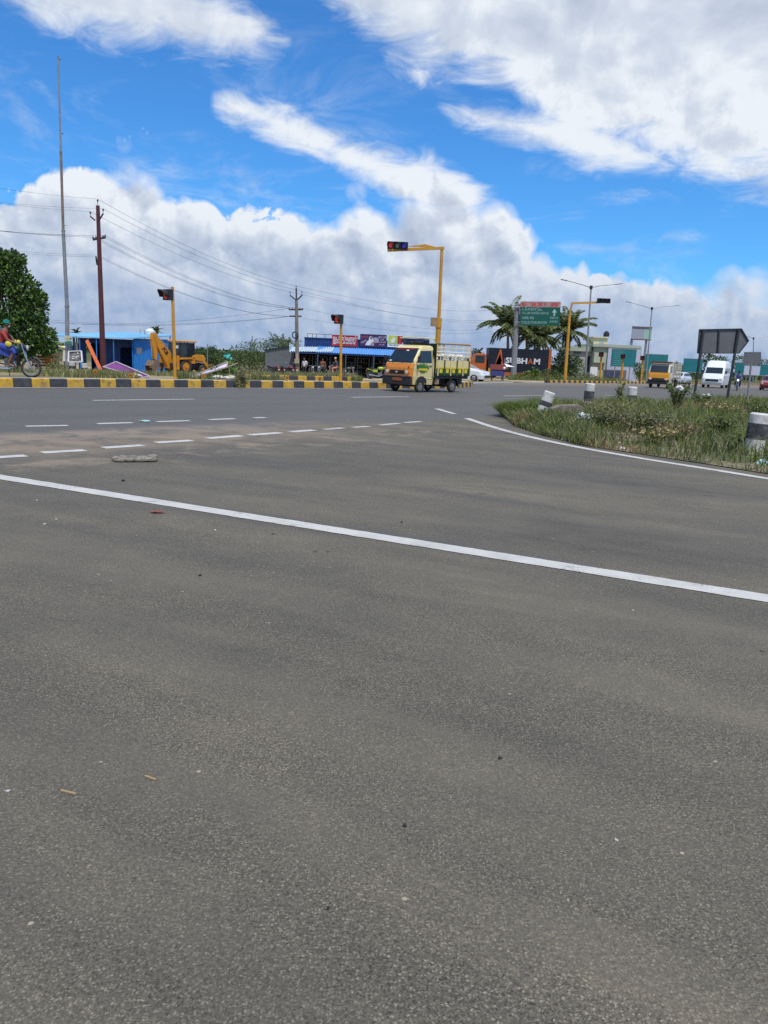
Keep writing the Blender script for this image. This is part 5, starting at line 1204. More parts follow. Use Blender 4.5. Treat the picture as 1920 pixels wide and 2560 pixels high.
q.add(ou + [v + V((0, .02, 0)) for v in ou], [tuple(range(n)), tuple(range(2 * n - 1, n - 1, -1))] + [(i, n + i, n + (i + 1) % n, (i + 1) % n) for i in range(n)], SB); q.obj('board', r)
q = MB(); q.cyl((0, 0, -.2), lw(1882, 882, Z, p) + V((0, .05, 0)), .045, M('post_pale', (.20, .20, .23), .6), n=8); q.obj('post', r, smooth=True)
# ------------------------------------------------------------------ backhoe loader
def backhoe():
    Y = M('digger_yellow', (.52, .22, .018), .45, var=.12, scale=3, dirt=.22, dirtcol=(.2, .13, .07)); MUD = M('digger_mud', (.16, .11, .075), .85, var=.3, scale=5, bump=.3); DK = M('digger_dark', (.03, .028, .026), .7, var=.3, dirt=.3)
    p = on(445, 69); th = rad(59); r = thing('backhoe_loader', 'yellow backhoe loader with raised arm parked by the blue shed', 'backhoe', p, th)
    for y in (-.88, .88):
        wheel(r, (0, y, .70), .70, .42, Y); wheel(r, (2.17, y * .95, .43), .43, .28, Y)
    q = MB(); q.bx(-.9, 2.9, -.42, .42, .5, .95, DK); q.bx(2.0, 2.34, -.8, .8, .36, .5, DK); q.obj('chassis', r)
    q = MB(); q.prism([(1.45, .95), (2.95, .95), (3.0, 1.45), (2.8, 1.7), (1.45, 1.78)], -.42, .42, Y); q.obj('bonnet', r, bevel=.05)
    for sg in (-1, 1):
        q = MB(); q.prism([(-.95, 1.38), (.6, 1.46), (.95, 1.3), (.95, 1.2), (.62, 1.36), (-.95, 1.28)], sg * .66, sg * 1.12, Y); q.prism([(-.95, .72), (-.5, .72), (-.5, 1.4), (-.95, 1.4)], sg * .62, sg * .7, Y); q.obj('mudguard', r)
        q = MB(); q.box((-.98, sg * .98, 1.02), (.26, .2, 1.2), Y); so_ = q.obj('stabiliser', r); q = MB(); q.box((-.98, sg * .98, .3), (.18, .14, .5), DK); q.box((-.98, sg * .98, .04), (.5, .34, .07), MUD); q.obj('foot', so_)
    # cab: roof, pillars, glazing
    q = MB(); q.box((.55, 0, 2.86), (1.95, 1.62, .17), M('cab_roof', (.58, .33, .10), .5, var=.08)); q.obj('cab_roof', r, bevel=.06)
    q = MB(); q.bx(-.35, 1.42, -.68, .68, .95, 1.48, Y); q.obj('cab_base', r)
    pil = [(-.42, -.7), (-.42, .7), (.45, -.72), (.45, .72), (1.45, -.62), (1.45, .62)]
    for x, y in pil: q = MB(); q.bar((x, y, 1.45), (x * .92 + .03, y * .97, 2.8), .07, .07, BLACK); q.obj('cab_pillar', r)
    gl = M('cab_glass', (.02, .03, .035), .05, var=.2, spec=.6)
    for a, b, c, d in (((-.40, -.70, 1.5), (.44, -.72, 1.5), (.44, -.70, 2.74), (-.35, -.68, 2.74)), ((.47, -.72, 1.5), (1.43, -.62, 1.5), (1.36, -.60, 2.74), (.47, -.70, 2.74)), ((-.41, .66, 1.5), (-.41, -.66, 1.5), (-.36, -.64, 2.74), (-.36, .64, 2.74))):
        q = MB(); q.quad(a, b, c, d, gl); q.obj('cab_window', r)
    q = MB(); q.box((.5, 0, 1.6), (.5, .5, .2), BLACK); q.box((.75, 0, 1.95), (.14, .5, .7), BLACK); q.obj('seat', r, bevel=.03)
    q = MB(); q.box((-.4, -.2, 2.35), (.02, .55, .25), WHT); q.obj('notice_paper', r)
    # loader
    for sg in (-1, 1):
        q = MB(); q.prism([(1.0, 1.55), (1.35, 1.72), (2.35, 1.5), (3.25, .62), (3.2, .42), (2.25, 1.2), (1.1, 1.38)], sg * .56, sg * .68, Y); a_ = q.obj('loader_arm', r); q = MB(); q.cyl((1.5, sg * .62, 1.1), (2.6, sg * .62, 1.0), .06, CHROME, n=8); q.obj('ram', a_)
    q = MB(); ou = [(3.2, .95), (3.12, .5), (3.3, .18), (3.95, .12), (3.35, .3), (3.24, .55), (3.32, .95)]; q.prism(ou, -1.12, 1.12, MUD); q.prism([(3.2, .95), (3.12, .5), (3.3, .18), (3.95, .12), (3.85, .5)], -1.15, -1.12, MUD); q.prism([(3.2, .95), (3.12, .5), (3.3, .18), (3.95, .12), (3.85, .5)], 1.12, 1.15, MUD); q.obj('loader_bucket', r)
    # backhoe
    q = MB(); q.bx(-1.2, -.9, -1.0, 1.0, .62, .95, DK); q.bx(-1.35, -.95, -.25, .25, .5, 1.3, Y); q.obj('kingpost', r)
    q = MB()
    for s0, s1 in ((-.17, -.12), (.12, .17)): q.prism([(-1.0, .62), (-.9, 1.75), (-1.15, 2.05), (-2.35, 3.0), (-2.75, 3.42), (-2.85, 3.25), (-2.45, 2.35), (-1.42, .75)], s0, s1, Y)
    q.prism([(-1.02, .66), (-.94, 1.73), (-2.4, 2.9), (-2.78, 3.32), (-2.5, 2.5), (-1.4, .8)], -.12, .12, Y); bo_ = q.obj('boom', r)
    t = text('JCB', .46, M('digger_black', (.02, .02, .02), .5), bo_, (-1.58, -.176, 1.95), bold=.02); t.rotation_euler = (pi / 2, -rad(-56), 0)
    q = MB(); q.prism([(-2.35, 3.42), (-2.95, 3.42), (-3.05, 2.9), (-2.78, 1.25), (-2.6, 1.15), (-2.5, 1.3), (-2.45, 2.3)], -.13, .13, Y); d_ = q.obj('dipper', r); q = MB(); q.cyl((-2.75, .0, 3.45), (-1.3, 0, 2.4), .05, CHROME, n=8); q.cyl((-3.0, 0, 2.7), (-2.9, 0, 1.5), .05, CHROME, n=8); q.obj('ram', d_)
    q = MB(); bo2 = [(-2.55, 1.18), (-2.62, .55), (-2.85, .12), (-3.1, .06), (-3.3, .14), (-2.98, .25), (-2.78, .6), (-2.74, 1.12)]; q.prism(bo2, -.42, .42, MUD); q.prism([(-2.55, 1.18), (-2.62, .55), (-2.85, .12), (-3.3, .14), (-3.35, .7), (-3.0, 1.15)], -.45, -.42, MUD); q.prism([(-2.55, 1.18), (-2.62, .55), (-2.85, .12), (-3.3, .14), (-3.35, .7), (-3.0, 1.15)], .42, .45, MUD); q.quad((-3.35, -.42, .7), (-3.35, .42, .7), (-3.0, .42, 1.15), (-3.0, -.42, 1.15), MUD); bk_ = q.obj('digging_bucket', r)
    for k in range(5): q = MB(); q.box((-3.34, -.36 + k * .18, .08), (.2, .07, .06), DK, rot('Y', .4)); q.obj('tooth', bk_)
backhoe()
# ------------------------------------------------------------------ the left roadside
REDS = M('shirt_red', (.28, .035, .03), .8, var=.15, scale=9, bump=.3); LUNGI = M('lungi_blue', (.035, .06, .27), .85, var=.35, scale=11, bump=.3); TURB = M('turban_green', (.005, .21, .17), .8, var=.3, scale=14, bump=.4)
hd = rad(14); MG = M('bike_green', (.012, .055, .045), .35, coat=.3)
bx_ = on(21, 24.2); mc = motorcycle((bx_.x, bx_.y, bx_.z), hd, 'dark green motorcycle ridden by the man in the green turban', MG, group=None, lit=M('lamp_glass', (.55, .55, .52), .1, var=.05), scale=1.02)
b = MB(); b.ball((.36, -.27, 1.06), (.09, .05, .07), YEL, 8, 6); b.ball((.12, -.30, 1.0), (.10, .04, .09), YEL, 8, 6); b.obj('yellow_guard', mc, smooth=True)
b = MB(); b.box((-.55, -.26, .62), (.34, .12, .4), WHT, rot('Y', .35)); b.obj('side_box', mc, bevel=.03)
pr = thing('person', 'rider in red shirt, blue lungi and green turban on a motorcycle', 'person', bx_, hd, scale=1.02)
person(pr, ride_pose(), REDS, LUNGI, sleeves='half', hair=False, legs='bare', beard=M('beard_grey', (.30, .29, .28), .9))
b = MB()
for k in range(3): b.torus((.03 - .004 * k, 0, 1.615 + .022 * k), (.25 - .2 * k, .1 * k, 1), .080 - .006 * k, .030, TURB, 18, 7)
b.ball((.02, 0, 1.66), (.08, .08, .05), TURB, 12, 7); b.obj('turban', pr, smooth=True)
b = MB()
for sg in (-1, 1): b.tube([(-.26, sg * .06, .93), (-.05, sg * .14, .90), (.22, sg * .20, .84), (.26, sg * .21, .72)], [.12, .115, .095, .085], LUNGI, 10); b.prism([(.0, .93), (.30, .86), (.24, .55), (.02, .62), (-.28, .74)], sg * .15, sg * .20, LUNGI)
b.ball((-.22, 0, .93), (.17, .18, .13), LUNGI, 12, 7, .04); b.obj('lungi', pr, smooth=True)
# tailgate of a small load carrier and a produce stall
p = on(107, 52); r = thing('loading_cart', 'orange loading cart with a black rail frame under the tree', 'cart', p, .1); CO = M('cart_orange', (.50, .20, .025), .6, var=.15, dirt=.2)
for k in range(4): b = MB(); b.bx(-.65, .65, -.03, .03, .42 + .18 * k, .57 + .18 * k, CO); b.obj('plank', r)
b = MB(); b.bx(-.65, .65, .03, 1.8, .40, .46, BARK); b.obj('bed_floor', r)
b = MB()
for x in (-.65, -.22, .22, .65): b.cyl((x, 0, .4), (x, 0, 1.95), .03, BLACK, n=6)
for z in (1.30, 1.6, 1.92): b.cyl((-.65, 0, z), (.65, 0, z), .025, BLACK, n=6)
b.obj('rail_frame', r)
for x in (-.5, .5): wheel(r, (x, .5, .3), .3, .12, STEEL, axis=(1, 0, 0))
p = on(146, 54); r = thing('market_stall', 'ramshackle plank stall table with yellow and white goods by the mast', 'stall', p, .05); PLK = M('old_plank', (.17, .13, .09), .9, var=.3, dirt=.3)
for x in (-.62, .58):
    for y in (-.4, .4): b = MB(); b.cyl((x, y, 0), (x, y, 1.62), .045, PLK, n=6); b.obj('leg', r)
for z in (.55, .95, 1.3): b = MB(); b.bx(-.62, .6, -.43, -.39, z - .12, z + .06, PLK); b.obj('side_plank', r)
b = MB(); b.bx(-1.0, .75, -.5, .5, 1.62, 1.68, M('stall_sheet', (.30, .31, .32), .6)); b.obj('table_top', r)
for x, c in ((-.1, YEL), (.2, WHT), (.45, YEL), (.6, WHT), (.3, MATS['stall_sheet'])): b = MB(); b.ball((x, -.2, 1.75), (.22, .2, .11), c, 10, 6, .1); b.obj('goods', r, smooth=True)
b = MB(); b.box((.62, -.48, 1.2), (.18, .04, .75), WHT, rot('Y', .1)); b.obj('white_board', r)
def bollard(px, Z, h, rad_, lab, lean=0., zf=landz, bands=((.28, .52),), grp='black and white guard stones', leany=0, dx=0):
    p = on(px, Z, zf); r = thing('bollard', lab, 'bollard', p, 0, grp); r.rotation_euler = (leany, lean, 0)
    BW = M('bollard_white', (.55, .54, .51), .85, var=.15, scale=7, bump=.3, dirt=.45, dirtcol=(.17, .15, .12)); BB = M('bollard_black', (.045, .045, .05), .85, var=.4, scale=9, bump=.3, dirt=.45, dirtcol=(.25, .24, .22))
    b = MB(); b.cyl((0, 0, -.2), (0, 0, h), rad_ * 1.06, BW, rad_, n=20); b.cyl((0, 0, h), (0, 0, h + .025), rad_, BW, rad_ * .86, n=20); o = b.obj('stone', r, smooth=True)
    for a, c in bands: b = MB(); b.cyl((0, 0, h * a), (0, 0, h * c), rad_ * 1.05, BB, rad_ * 1.045, n=20, caps=False); b.obj('black_band', o, smooth=True)
    return r
bollard(181, 45, .72, .165, 'upright black and white guard stone in the grass beside the mast', bands=((.42, .66), (.0, .06)))
bollard(214, 47, .62, .165, 'tilted black and white guard stone in the grass by the orange plank', lean=-.12, bands=((.30, .60),))
bollard(1350, 18.2, .62, .135, 'leaning black and white guard stone at the tip of the island', lean=.30, zf=isz, bands=((.08, .26), (.48, .66)))
bollard(1468, 23.2, .72, .14, 'upright guard stone behind the concrete block on the island', zf=isz, bands=((.30, .72),), lean=.04)
bollard(1577, 25.6, .62, .15, 'guard stone half hidden in weeds in the middle of the island', zf=isz, bands=((.25, .6),))
bollard(1882, 12.3, .62, .145, 'worn large guard stone nearest the camera at the right edge', zf=isz, bands=((.38, .78),), lean=.05)
p = isl_pt(1412, 1047); r = thing('concrete_block', 'weathered broken concrete block lying among the island weeds', 'block', p - V((0, 0, .06)), .35)
b = MB(); b.prism([(-.42, -.1), (.42, -.1), (.44, .34), (.30, .40), (-.2, .38), (-.43, .30)], -.09, .10, M('old_concrete', (.17, .145, .12), .95, var=.35, scale=6, bump=.7, dirt=.3)); b.obj('block', r, bevel=.02)
b = MB(); b.box((.55, .1, .02), (.25, .2, .12), MATS['old_concrete'], rot('Z', .5)); b.obj('broken_piece', r, bevel=.02)
# framed picture board, orange plank, fallen banners
Z = 44; c = [W(x, y, Z) for x, y in ((171, 904), (168, 878), (199, 877), (206, 905))]; o = (c[0] + c[3]) / 2; r = thing('picture_board', 'white framed black and white picture board leaning in the grass', 'picture', o)
c = [v - o for v in c]; c[1].y += .25; c[2].y += .25
b = MB(); b.quad(*[v + V((0, .02, 0)) for v in c], M('photo_print', (.12, .11, .11), .6, var=1.0, scale=5)); b.obj('panel', r)
b = MB()
for i in range(4): b.bar(c[i], c[(i + 1) % 4], .05, .10, WHT, up=(0, 1, 0))
b.obj('frame', r)
b = MB()
for k in range(9): u_, v_ = ru(.2, .8), ru(.25, .8); q0 = c[0].lerp(c[3], u_).lerp(c[1].lerp(c[2], u_), v_); b.ball(q0, (ru(.04, .1), .012, ru(.02, .08)), choice((WHT, M('photo_grey', (.3, .28, .28), .6))), 8, 4)
b.obj('print', r)
Z = 41; a, b2 = W(254, 928, Z - 1), W(217, 851, Z + .3); r = thing('plank', 'bright orange plank leaning against the dark red pole', 'plank', a)
q = MB(); q.bar((0, 0, -.05), b2 - a, .17, .05, M('plank_orange', (.60, .13, .035), .6, var=.08), up=(0, 1, 0)); 
q = MB(); q.bar((0, 0, -.05), b2 - a, .055, .165, M('plank_orange', (.60, .13, .035), .6, var=.08), up=(.9, 0, .45)); q.obj('board', r)
def slab(name, lab, cat, pts, m, fm, th=.03):
    o = pts[0].copy(); r = thing(name, lab, cat, o); L = [p - o for p in pts]; nrm = (L[1] - L[0]).cross(L[2] - L[0]).normalized() * th; b = MB(); N = 8; gr = []
    for i in range(N + 1):
        for j in range(N + 1): 
            u_, v_ = i / N, j / N; q = L[0].lerp(L[1], u_).lerp(L[3].lerp(L[2], u_), v_); q = q + nrm * (ru(-.6, .6)); gr.append(q)
    b.add(gr, [(i * (N + 1) + j, (i + 1) * (N + 1) + j, (i + 1) * (N + 1) + j + 1, i * (N + 1) + j + 1) for i in range(N) for j in range(N)], m); b.obj('cloth', r, smooth=True)
    b = MB()
    for i in range(4): b.bar(L[i] - nrm, L[(i + 1) % 4] - nrm, .05, .05, fm, up=tuple(nrm))
    b.obj('frame', r); return r
PB = M('banner_purple', (.17, .035, .17), .6, var=.4, scale=2); LB = M('banner_lilac', (.50, .46, .60), .6, var=.15, scale=3)
slab('fallen_banner', 'purple printed banner frame fallen on the grass before the shed', 'banner', [W(258, 919, 38), W(290, 906, 39.5), W(374, 943, 31), W(352, 946, 30)], PB, M('banner_edge', (.50, .42, .46), .6))
slab('fallen_banner', 'pale lilac banner propped up on a stick beside the backhoe', 'banner', [W(484, 946, 31), W(478, 943, 31.5), W(569, 906, 33.5), W(569, 919, 33)], LB, M('banner_stick', (.30, .25, .19), .8))
q = MB(); a = W(560, 921, 33.2); q.tube([(0, 0, 0), W(594, 908, 33.5) - a], .025, MATS['banner_stick'], 6); q.cyl((.2, .05, .05), (.25, .1, -.55), .02, MATS['banner_stick'], n=5); tag(q.obj('stick', loc=a), 'thin wooden stick poking out of the lilac banner', 'stick')
# kerb reflectors
for i, (px, py, lab) in enumerate([(238, 933, 'first orange kerb reflector, left of the purple banner'), (327, 942, 'second orange kerb reflector, at the purple banner edge'), (508, 943, 'third orange kerb reflector, under the lilac banner'), (593, 945, 'fourth orange kerb reflector, by the overhanging kerb weed'), (718, 946, 'fifth orange kerb reflector, below the lean-to'), (799, 949, 'sixth orange kerb reflector, left of the second signal post')]):
    p = hit(px, py + 7, lambda x, y: roadz(y) + .235); r = thing('kerb_reflector', lab, 'reflector', p, 0, 'drop shaped reflectors along the kerb')
    q = MB(); N = 14; ou = [(.075 * sin(2 * pi * k / N), .15 + .075 * cos(2 * pi * k / N)) for k in range(N) if not 5 <= k <= 9] ; ou = ou[:5] + [(0, .0)] + ou[5:]
    q.prism(ou, -.012, .012, M('reflector_body', (.36, .16, .015), .5)); q.obj('plate', r); q = MB(); q.ball((0, -.014, .155), (.045, .01, .045), M('reflector_lens', (.30, .08, .01), .2), 10, 6); q.obj('lens', r, smooth=True)
    q = MB(); q.cyl((0, .02, -.02), (0, .02, .1), .012, DARKST, n=5); q.obj('stem', r)
# ------------------------------------------------------------------ people and bikes at the shop
random.seed(3)
bk = [(678, 66, 2.5, (.03, .03, .035), 'leftmost parked motorcycle before the grey lean-to'), (697, 67, 2.3, (.20, .02, .02), 'parked motorcycle, second from the left at the lean-to'), (712, 66.5, 2.6, (.02, .03, .05), 'parked motorcycle with high mirrors, third at the lean-to'), (729, 67, 2.2, (.24, .03, .03), 'red motorcycle parked against the concrete pole'),
      (779, 65, -1.3, (.10, .02, .025), 'dark red scooter facing out beneath the shop awning'), (803, 68, -1.9, (.02, .02, .025), 'black motorcycle in the shade right of the first awning post'), (867, 66, .2, (.05, .06, .06), 'grey motorcycle right of the second signal post'), (946, 58, .12, (.32, .42, .03), 'lime green motorcycle parked next to the mini truck')]
for px, Z, a, c, lab in bk:
    motorcycle(on(px, Z), a, lab, M('bike_%d_%d_%d' % tuple(int(v * 100) for v in c), c, .35, coat=.4), group='motorcycles parked at the shop', scale=.98)
p = on(838, 64.5); motorcycle(p, 2.75, 'motorcycle carrying the seated man before the shop', M('bike_grey', (.10, .11, .12), .35), group='motorcycles parked at the shop')
r = thing('person', 'seated man in dark shirt with pale headwear on a motorcycle by the shop', 'person', p, 2.75); person(r, ride_pose(), M('shirt_navy', (.03, .045, .07), .8), M('cloth_salmon', (.55, .22, .14), .8), sleeves='half', hair=False)
b = MB(); b.ball((.03, 0, 1.63), (.10, .095, .085), M('cap_pale', (.55, .45, .34), .8), 12, 7); b.obj('cap', r, smooth=True)
p = on(761, 69.5); r = thing('person', 'man in white shirt and dark trousers standing under the awning', 'person', p, -2.0); person(r, stand_pose(), M('shirt_white', (.62, .63, .66), .8, var=.08), M('trousers_dark', (.03, .03, .035), .8), sleeves='half', shoes=BLACK)
p = on(806, 71.5); r = thing('person', 'dim figure in rust coloured shirt inside the shop', 'person', p, -1.6); person(r, stand_pose(), M('shirt_rust', (.25, .09, .06), .8), MATS['trousers_dark'], sleeves='half', shoes=BLACK)
# ------------------------------------------------------------------ road vehicles on the right
def shell(r, lv, rc, paint, split=None, name='body'):
    def ring(z, xf, xr, hw, fr, rr):
        P = []
        for cx, cy_, a0 in ((xr + rr, -hw + rr, pi), (xf - fr, -hw + fr, 1.5 * pi), (xf - fr, hw - fr, 0), (xr + rr, hw - rr, .5 * pi)):
            q = rr if cx == xr + rr else fr
            P += [(cx + q * cos(a0 + t * pi / 8), cy_ + q * sin(a0 + t * pi / 8), z) for t in range(5)]
        return P
    m = MB(); R = [ring(*l) for l in lv]; n = len(R[0])
    for i, (a, b) in enumerate(zip(R, R[1:])):
        for k in range(n):
            mm = paint
            if split and i in split and 5 <= k < 14: mm = split[i]
            m.quad(a[k], a[(k + 1) % n], b[(k + 1) % n], b[k], mm)
    m.add(R[-1], [tuple(range(n))], paint); m.add(R[0], [tuple(range(n - 1, -1, -1))], BLACK); return m.obj(name, r, smooth=True)
DIRN = atan2(-UY, -UX)
def lights(r, x, y, z, s=.1, m=None):
    for sg in (-1, 1): q = MB(); q.ball((x, sg * y, z), (.04, s * 1.3, s), m or MATS['lamp_glass'], 10, 6); q.obj('headlight', r, smooth=True)
def glaze(r, quads, name='window'):
    for qd in quads: q = MB(); q.quad(*qd, GLASS); q.obj(name, r)
# white van
p = on(1796, 82, lambda x, y: roadz(y)); r = thing('van', 'tall white passenger van driving towards the junction', 'van', p, DIRN + .20); VW = M('van_white', (.68, .72, .72), .3, var=.04, coat=.4)
shell(r, [(.35, 5.0, 0, .98, .25, .1), (.8, 5.05, 0, 1.0, .3, .1), (1.25, 4.75, 0, 1.0, .35, .1), (1.4, 4.3, 0, .99, .3, .1), (2.1, 3.75, 0, .93, .3, .1), (2.5, 3.4, .05, .88, .35, .15), (2.72, 3.1, .2, .72, .4, .2)], 0, VW)
glaze(r, [((4.27, -.8, 1.46), (4.27, .8, 1.46), (3.82, .76, 2.04), (3.82, -.76, 2.04))], 'windscreen'); glaze(r, [((3.1, .985, 1.45), (4.0, .985, 1.45), (3.6, .945, 2.0), (3.1, .945, 2.0)), ((.4, .985, 1.45), (2.9, .985, 1.45), (2.9, .945, 2.0), (.4, .945, 2.0))], 'side_window')
for x in (.9, 4.1):
    for y in (-.88, .88): wheel(r, (x, y, .36), .36, .24, STEEL)
q = MB(); q.box((5.04, 0, .80), (.08, 1.2, .22), DARKST); q.obj('grille', r); q = MB(); q.box((5.04, 0, .45), (.14, 1.9, .22), M('bumper_grey', (.25, .28, .28), .5)); q.obj('bumper', r); lights(r, 5.0, .78, .9, .13)
for sg in (-1, 1): q = MB(); q.box((4.2, sg * 1.12, 1.6), (.1, .16, .3), BLACK); q.obj('mirror', r)
# oncoming open truck
p = on(1652, 65, lambda x, y: roadz(y)); r = thing('open_truck', 'oncoming yellow and cream truck with slatted wooden cargo body', 'truck', p, DIRN + .2, scale=.86); TC = M('truck2_cream', (.60, .56, .42), .4, var=.06, dirt=.1); TY = M('truck2_yellow', (.58, .26, .02), .4, var=.06, dirt=.1)
shell(r, [(.45, 1.62, 0, .95, .12, .05), (.8, 1.7, 0, .98, .14, .05), (1.25, 1.66, 0, .98, .16, .05), (1.5, 1.6, 0, .97, .16, .05), (2.15, 1.32, .02, .9, .16, .05), (2.3, 1.15, .08, .82, .2, .1)], 0, TC, {0: BLACK, 1: TY, 2: TY}, 'cab')
glaze(r, [((1.62, -.82, 1.50), (1.62, .82, 1.50), (1.36, .8, 2.12), (1.36, -.8, 2.12))], 'windscreen'); glaze(r, [((.35, .985, 1.5), (1.3, .985, 1.5), (1.12, .935, 2.1), (.35, .935, 2.1))], 'side_window')
q = MB(); q.box((1.72, 0, .82), (.06, 1.1, .26), BLACK); q.obj('grille', r); q = MB(); q.box((1.7, 0, .5), (.16, 1.95, .24), BLACK); q.obj('bumper', r); lights(r, 1.72, .72, .85, .1)
q = MB(); q.box((.9, 0, 2.42), (1.0, 1.75, .16), M('cab_rack_brown', (.13, .06, .04), .7)); q.obj('roof_rack', r)
for k in range(7):
    for sg in (-1, 1): q = MB(); q.bx(-3.9, -.15, sg * .98 - .02, sg * .98 + .02, .98 + k * .2, 1.12 + k * .2, TC); q.obj('side_slat', r)
for k in range(6):
    for sg in (-1, 1): q = MB(); q.bx(-3.9 + k * .73, -3.83 + k * .73, sg * 1.01 - .02, sg * 1.01 + .02, .9, 2.45, M('truck2_post', (.20, .19, .14), .7)); q.obj('upright', r)
q = MB(); q.bx(-3.95, -.1, -.97, .97, .86, .94, BARK); q.obj('bed_floor', r); q = MB(); q.bx(-.14, -.08, -.98, .98, .9, 2.4, TC); q.obj('headboard', r); q = MB(); q.bx(-3.9, 1.5, -.4, .4, .55, .75, DARKST); q.obj('chassis', r)
for x in (.85, -2.7):
    for y in (-.8, .8): wheel(r, (x, y, .40), .40, .24, DARKST)
# cars
def car(px, Z, a, paint, lab, zf, sc=1):
    p = on(px, Z, zf); r = thing('car', lab, 'car', p, a, None, sc)
    bo = shell(r, [(.22, 1.95, -1.95, .80, .3, .25), (.50, 2.0, -2.0, .84, .32, .25), (.78, 1.92, -1.95, .84, .34, .25), (.93, 1.2, -1.75, .80, .3, .25), (.98, 1.0, -1.7, .78, .25, .25)], 0, paint)
    shell(bo, [(.97, 1.02, -1.65, .76, .2, .2), (1.40, .25, -1.15, .62, .2, .2), (1.48, .0, -.9, .52, .2, .2)], 0, paint, None, 'roof')
    glaze(r, [((.99, -.66, 1.01), (.99, .66, 1.01), (.34, .56, 1.37), (.34, -.56, 1.37))], 'windscreen')
    for sg in (-1, 1): glaze(r, [((-.02, sg * .765, 1.01), (.82, sg * .765, 1.01), (.26, sg * .645, 1.36), (-.02, sg * .645, 1.36)), ((-1.3, sg * .765, 1.01), (-.08, sg * .765, 1.01), (-.08, sg * .645, 1.36), (-.95, sg * .645, 1.36))], 'side_window')
    for x in (-1.25, 1.25):
        for y in (-.76, .76): wheel(r, (x, y, .30), .30, .2, STEEL)
        q = MB()
    lights(r, 1.93, .6, .66, .08)
    q = MB(); q.box((1.97, 0, .42), (.08, 1.1, .18), BLACK); q.obj('grille', r)
    for sg in (-1, 1): q = MB(); q.box((.75, sg * .88, 1.02), (.1, .14, .1), paint); q.obj('mirror', r)
    for sg in (-1, 1): q = MB(); q.box((-.1, sg * .845, .78), (.14, .02, .03), CHROME); q.obj('door_handle', r)
CWH = M('car_white', (.70, .72, .74), .25, var=.03, coat=.6); CRD = M('car_red', (.22, .012, .02), .25, var=.05, coat=.6)
car(1154, 60, -.45, CWH, 'white hatchback nosing out from behind the mini truck', landz, 1.02)
car(1698, 100, DIRN, M('car_silver', (.55, .58, .66), .25, coat=.5), 'small pale car far behind the oncoming truck', lambda x, y: roadz(y))
car(1925, 78, DIRN + .2, CRD, 'red car cut off by the right picture edge', lambda x, y: roadz(y))
p = on(1842, 68, lambda x, y: roadz(y)); motorcycle(p, DIRN + .3, 'black motorcycle with bright headlight coming along the road', BLACK, group=None, lit=M('headlight_on', (1, .97, .9), .3, var=.02, emit=2.2))
r = thing('person', 'rider in blue and white on the motorcycle with lit headlight', 'person', p, DIRN + .3); person(r, ride_pose(), M('shirt_blue', (.10, .16, .42), .8, var=.4, scale=14), M('jeans', (.04, .05, .09), .8), sleeves=True, shoes=BLACK)
p = on(1856, 69, lambda x, y: roadz(y))
# worn tyre on the far verge
p = on(1430, 81); q = MB(); q.torus((0, 0, .36), (.25, 1, .1), .32, .09, RUB, 24, 8); tag(q.obj('tyre', smooth=True, loc=p), 'old tyre standing by the far yellow kerb', 'tyre')
p = on(1482, 88); r = thing('notice_board', 'plain white notice board before the pale house', 'board', p); q = MB(); q.bx(-.4, .4, 0, .05, .5, 1.6, WHT); q.obj('panel', r); q = MB(); q.cyl((0, .06, 0), (0, .06, 1.2), .05, STEEL, n=6); q.obj('post', r)
# ------------------------------------------------------------------ trees, palms, bushes
random.seed(31)
Z = 50; p = on(40, Z); r = thing('tree', 'broad leaved dark green tree at the left picture edge', 'tree', p)
tr = MB(); tr.tube([(0, 0, -.3), (.1, 0, 1.2), (-.1, .1, 2.2)], [.30, .24, .2], BARK, 10); lv = MB(); cl = []
for px, py, rx, rz_ in ((-40, 680, 2.0, 1.25), (15, 690, 1.25, 1.2), (55, 720, .9, .8), (20, 760, 1.8, 1.3), (75, 780, .95, .8), (60, 820, 1.5, .9), (105, 842, .85, .62), (0, 830, 2.0, 1.1), (-80, 760, 2.2, 1.7), (30, 650, .75, .5), (90, 745, .55, .5), (118, 868, .55, .42), (-20, 645, 1.0, .5), (70, 860, 1.2, .5), (40, 870, 1.4, .6)):
    for dy in (-.7, .9):
        c = W(px, py, Z + dy) - p; cl.append((c, rx, rz_))
for c, rx, rz_ in cl:
    clump(lv, c, (rx, rx * .9, rz_), int(420 * rx), .26, .085, [L1, L1, L2, L3] if c.y < 0 else [L1, L3], .45); tr.tube([(-.1, .1, 2.0), c * .6 + V((0, 0, .5)), c], [.12, .07, .03], BARK, 6)  # near clumps add the lighter leaf: sun on the crown put into colour
tr.obj('trunk', r, smooth=True); lv.obj('crown', r)
def bush(px, Z, blobs, lab, mats, L, w, n, name='bush', cat='bush', shell=.3, wands=0):
    p = on(px, Z); r = thing(name, lab, cat, p); st = MB(); lv = MB()
    for bx0, by0, rx, rz_ in blobs:
        c = W(bx0, by0, Z + ru(-.6, .6)) - p; clump(lv, c, (rx, rx * .8, rz_), int(n * rx * rz_), L, w, mats, shell); st.tube([(ru(-.2, .2), 0, 0), V((c.x * .5, c.y * .5, c.z * .5)), c], [.06, .04, .02], BARK, 5)
    for _ in range(wands):
        bx0, by0, rx, rz_ = choice(blobs); c = W(bx0, by0, Z) - p; a = ru(.2, pi - .2); e = c + V((cos(a) * rx * 1.35, ru(-.4, .4), sin(a) * rz_ * 1.45)); m = c.lerp(e, .6) + V((0, 0, .2)); st.tube([c, m, e], [.02, .014, .006], BARK, 4)
        for k in range(26): t = ru(.3, 1); q = c.lerp(m, t * 2) if t < .5 else m.lerp(e, t * 2 - 1); leaf(lv, q, rdir(.1), L * 1.1, w, choice(mats))
    st.obj('stem', r); lv.obj('foliage', r)
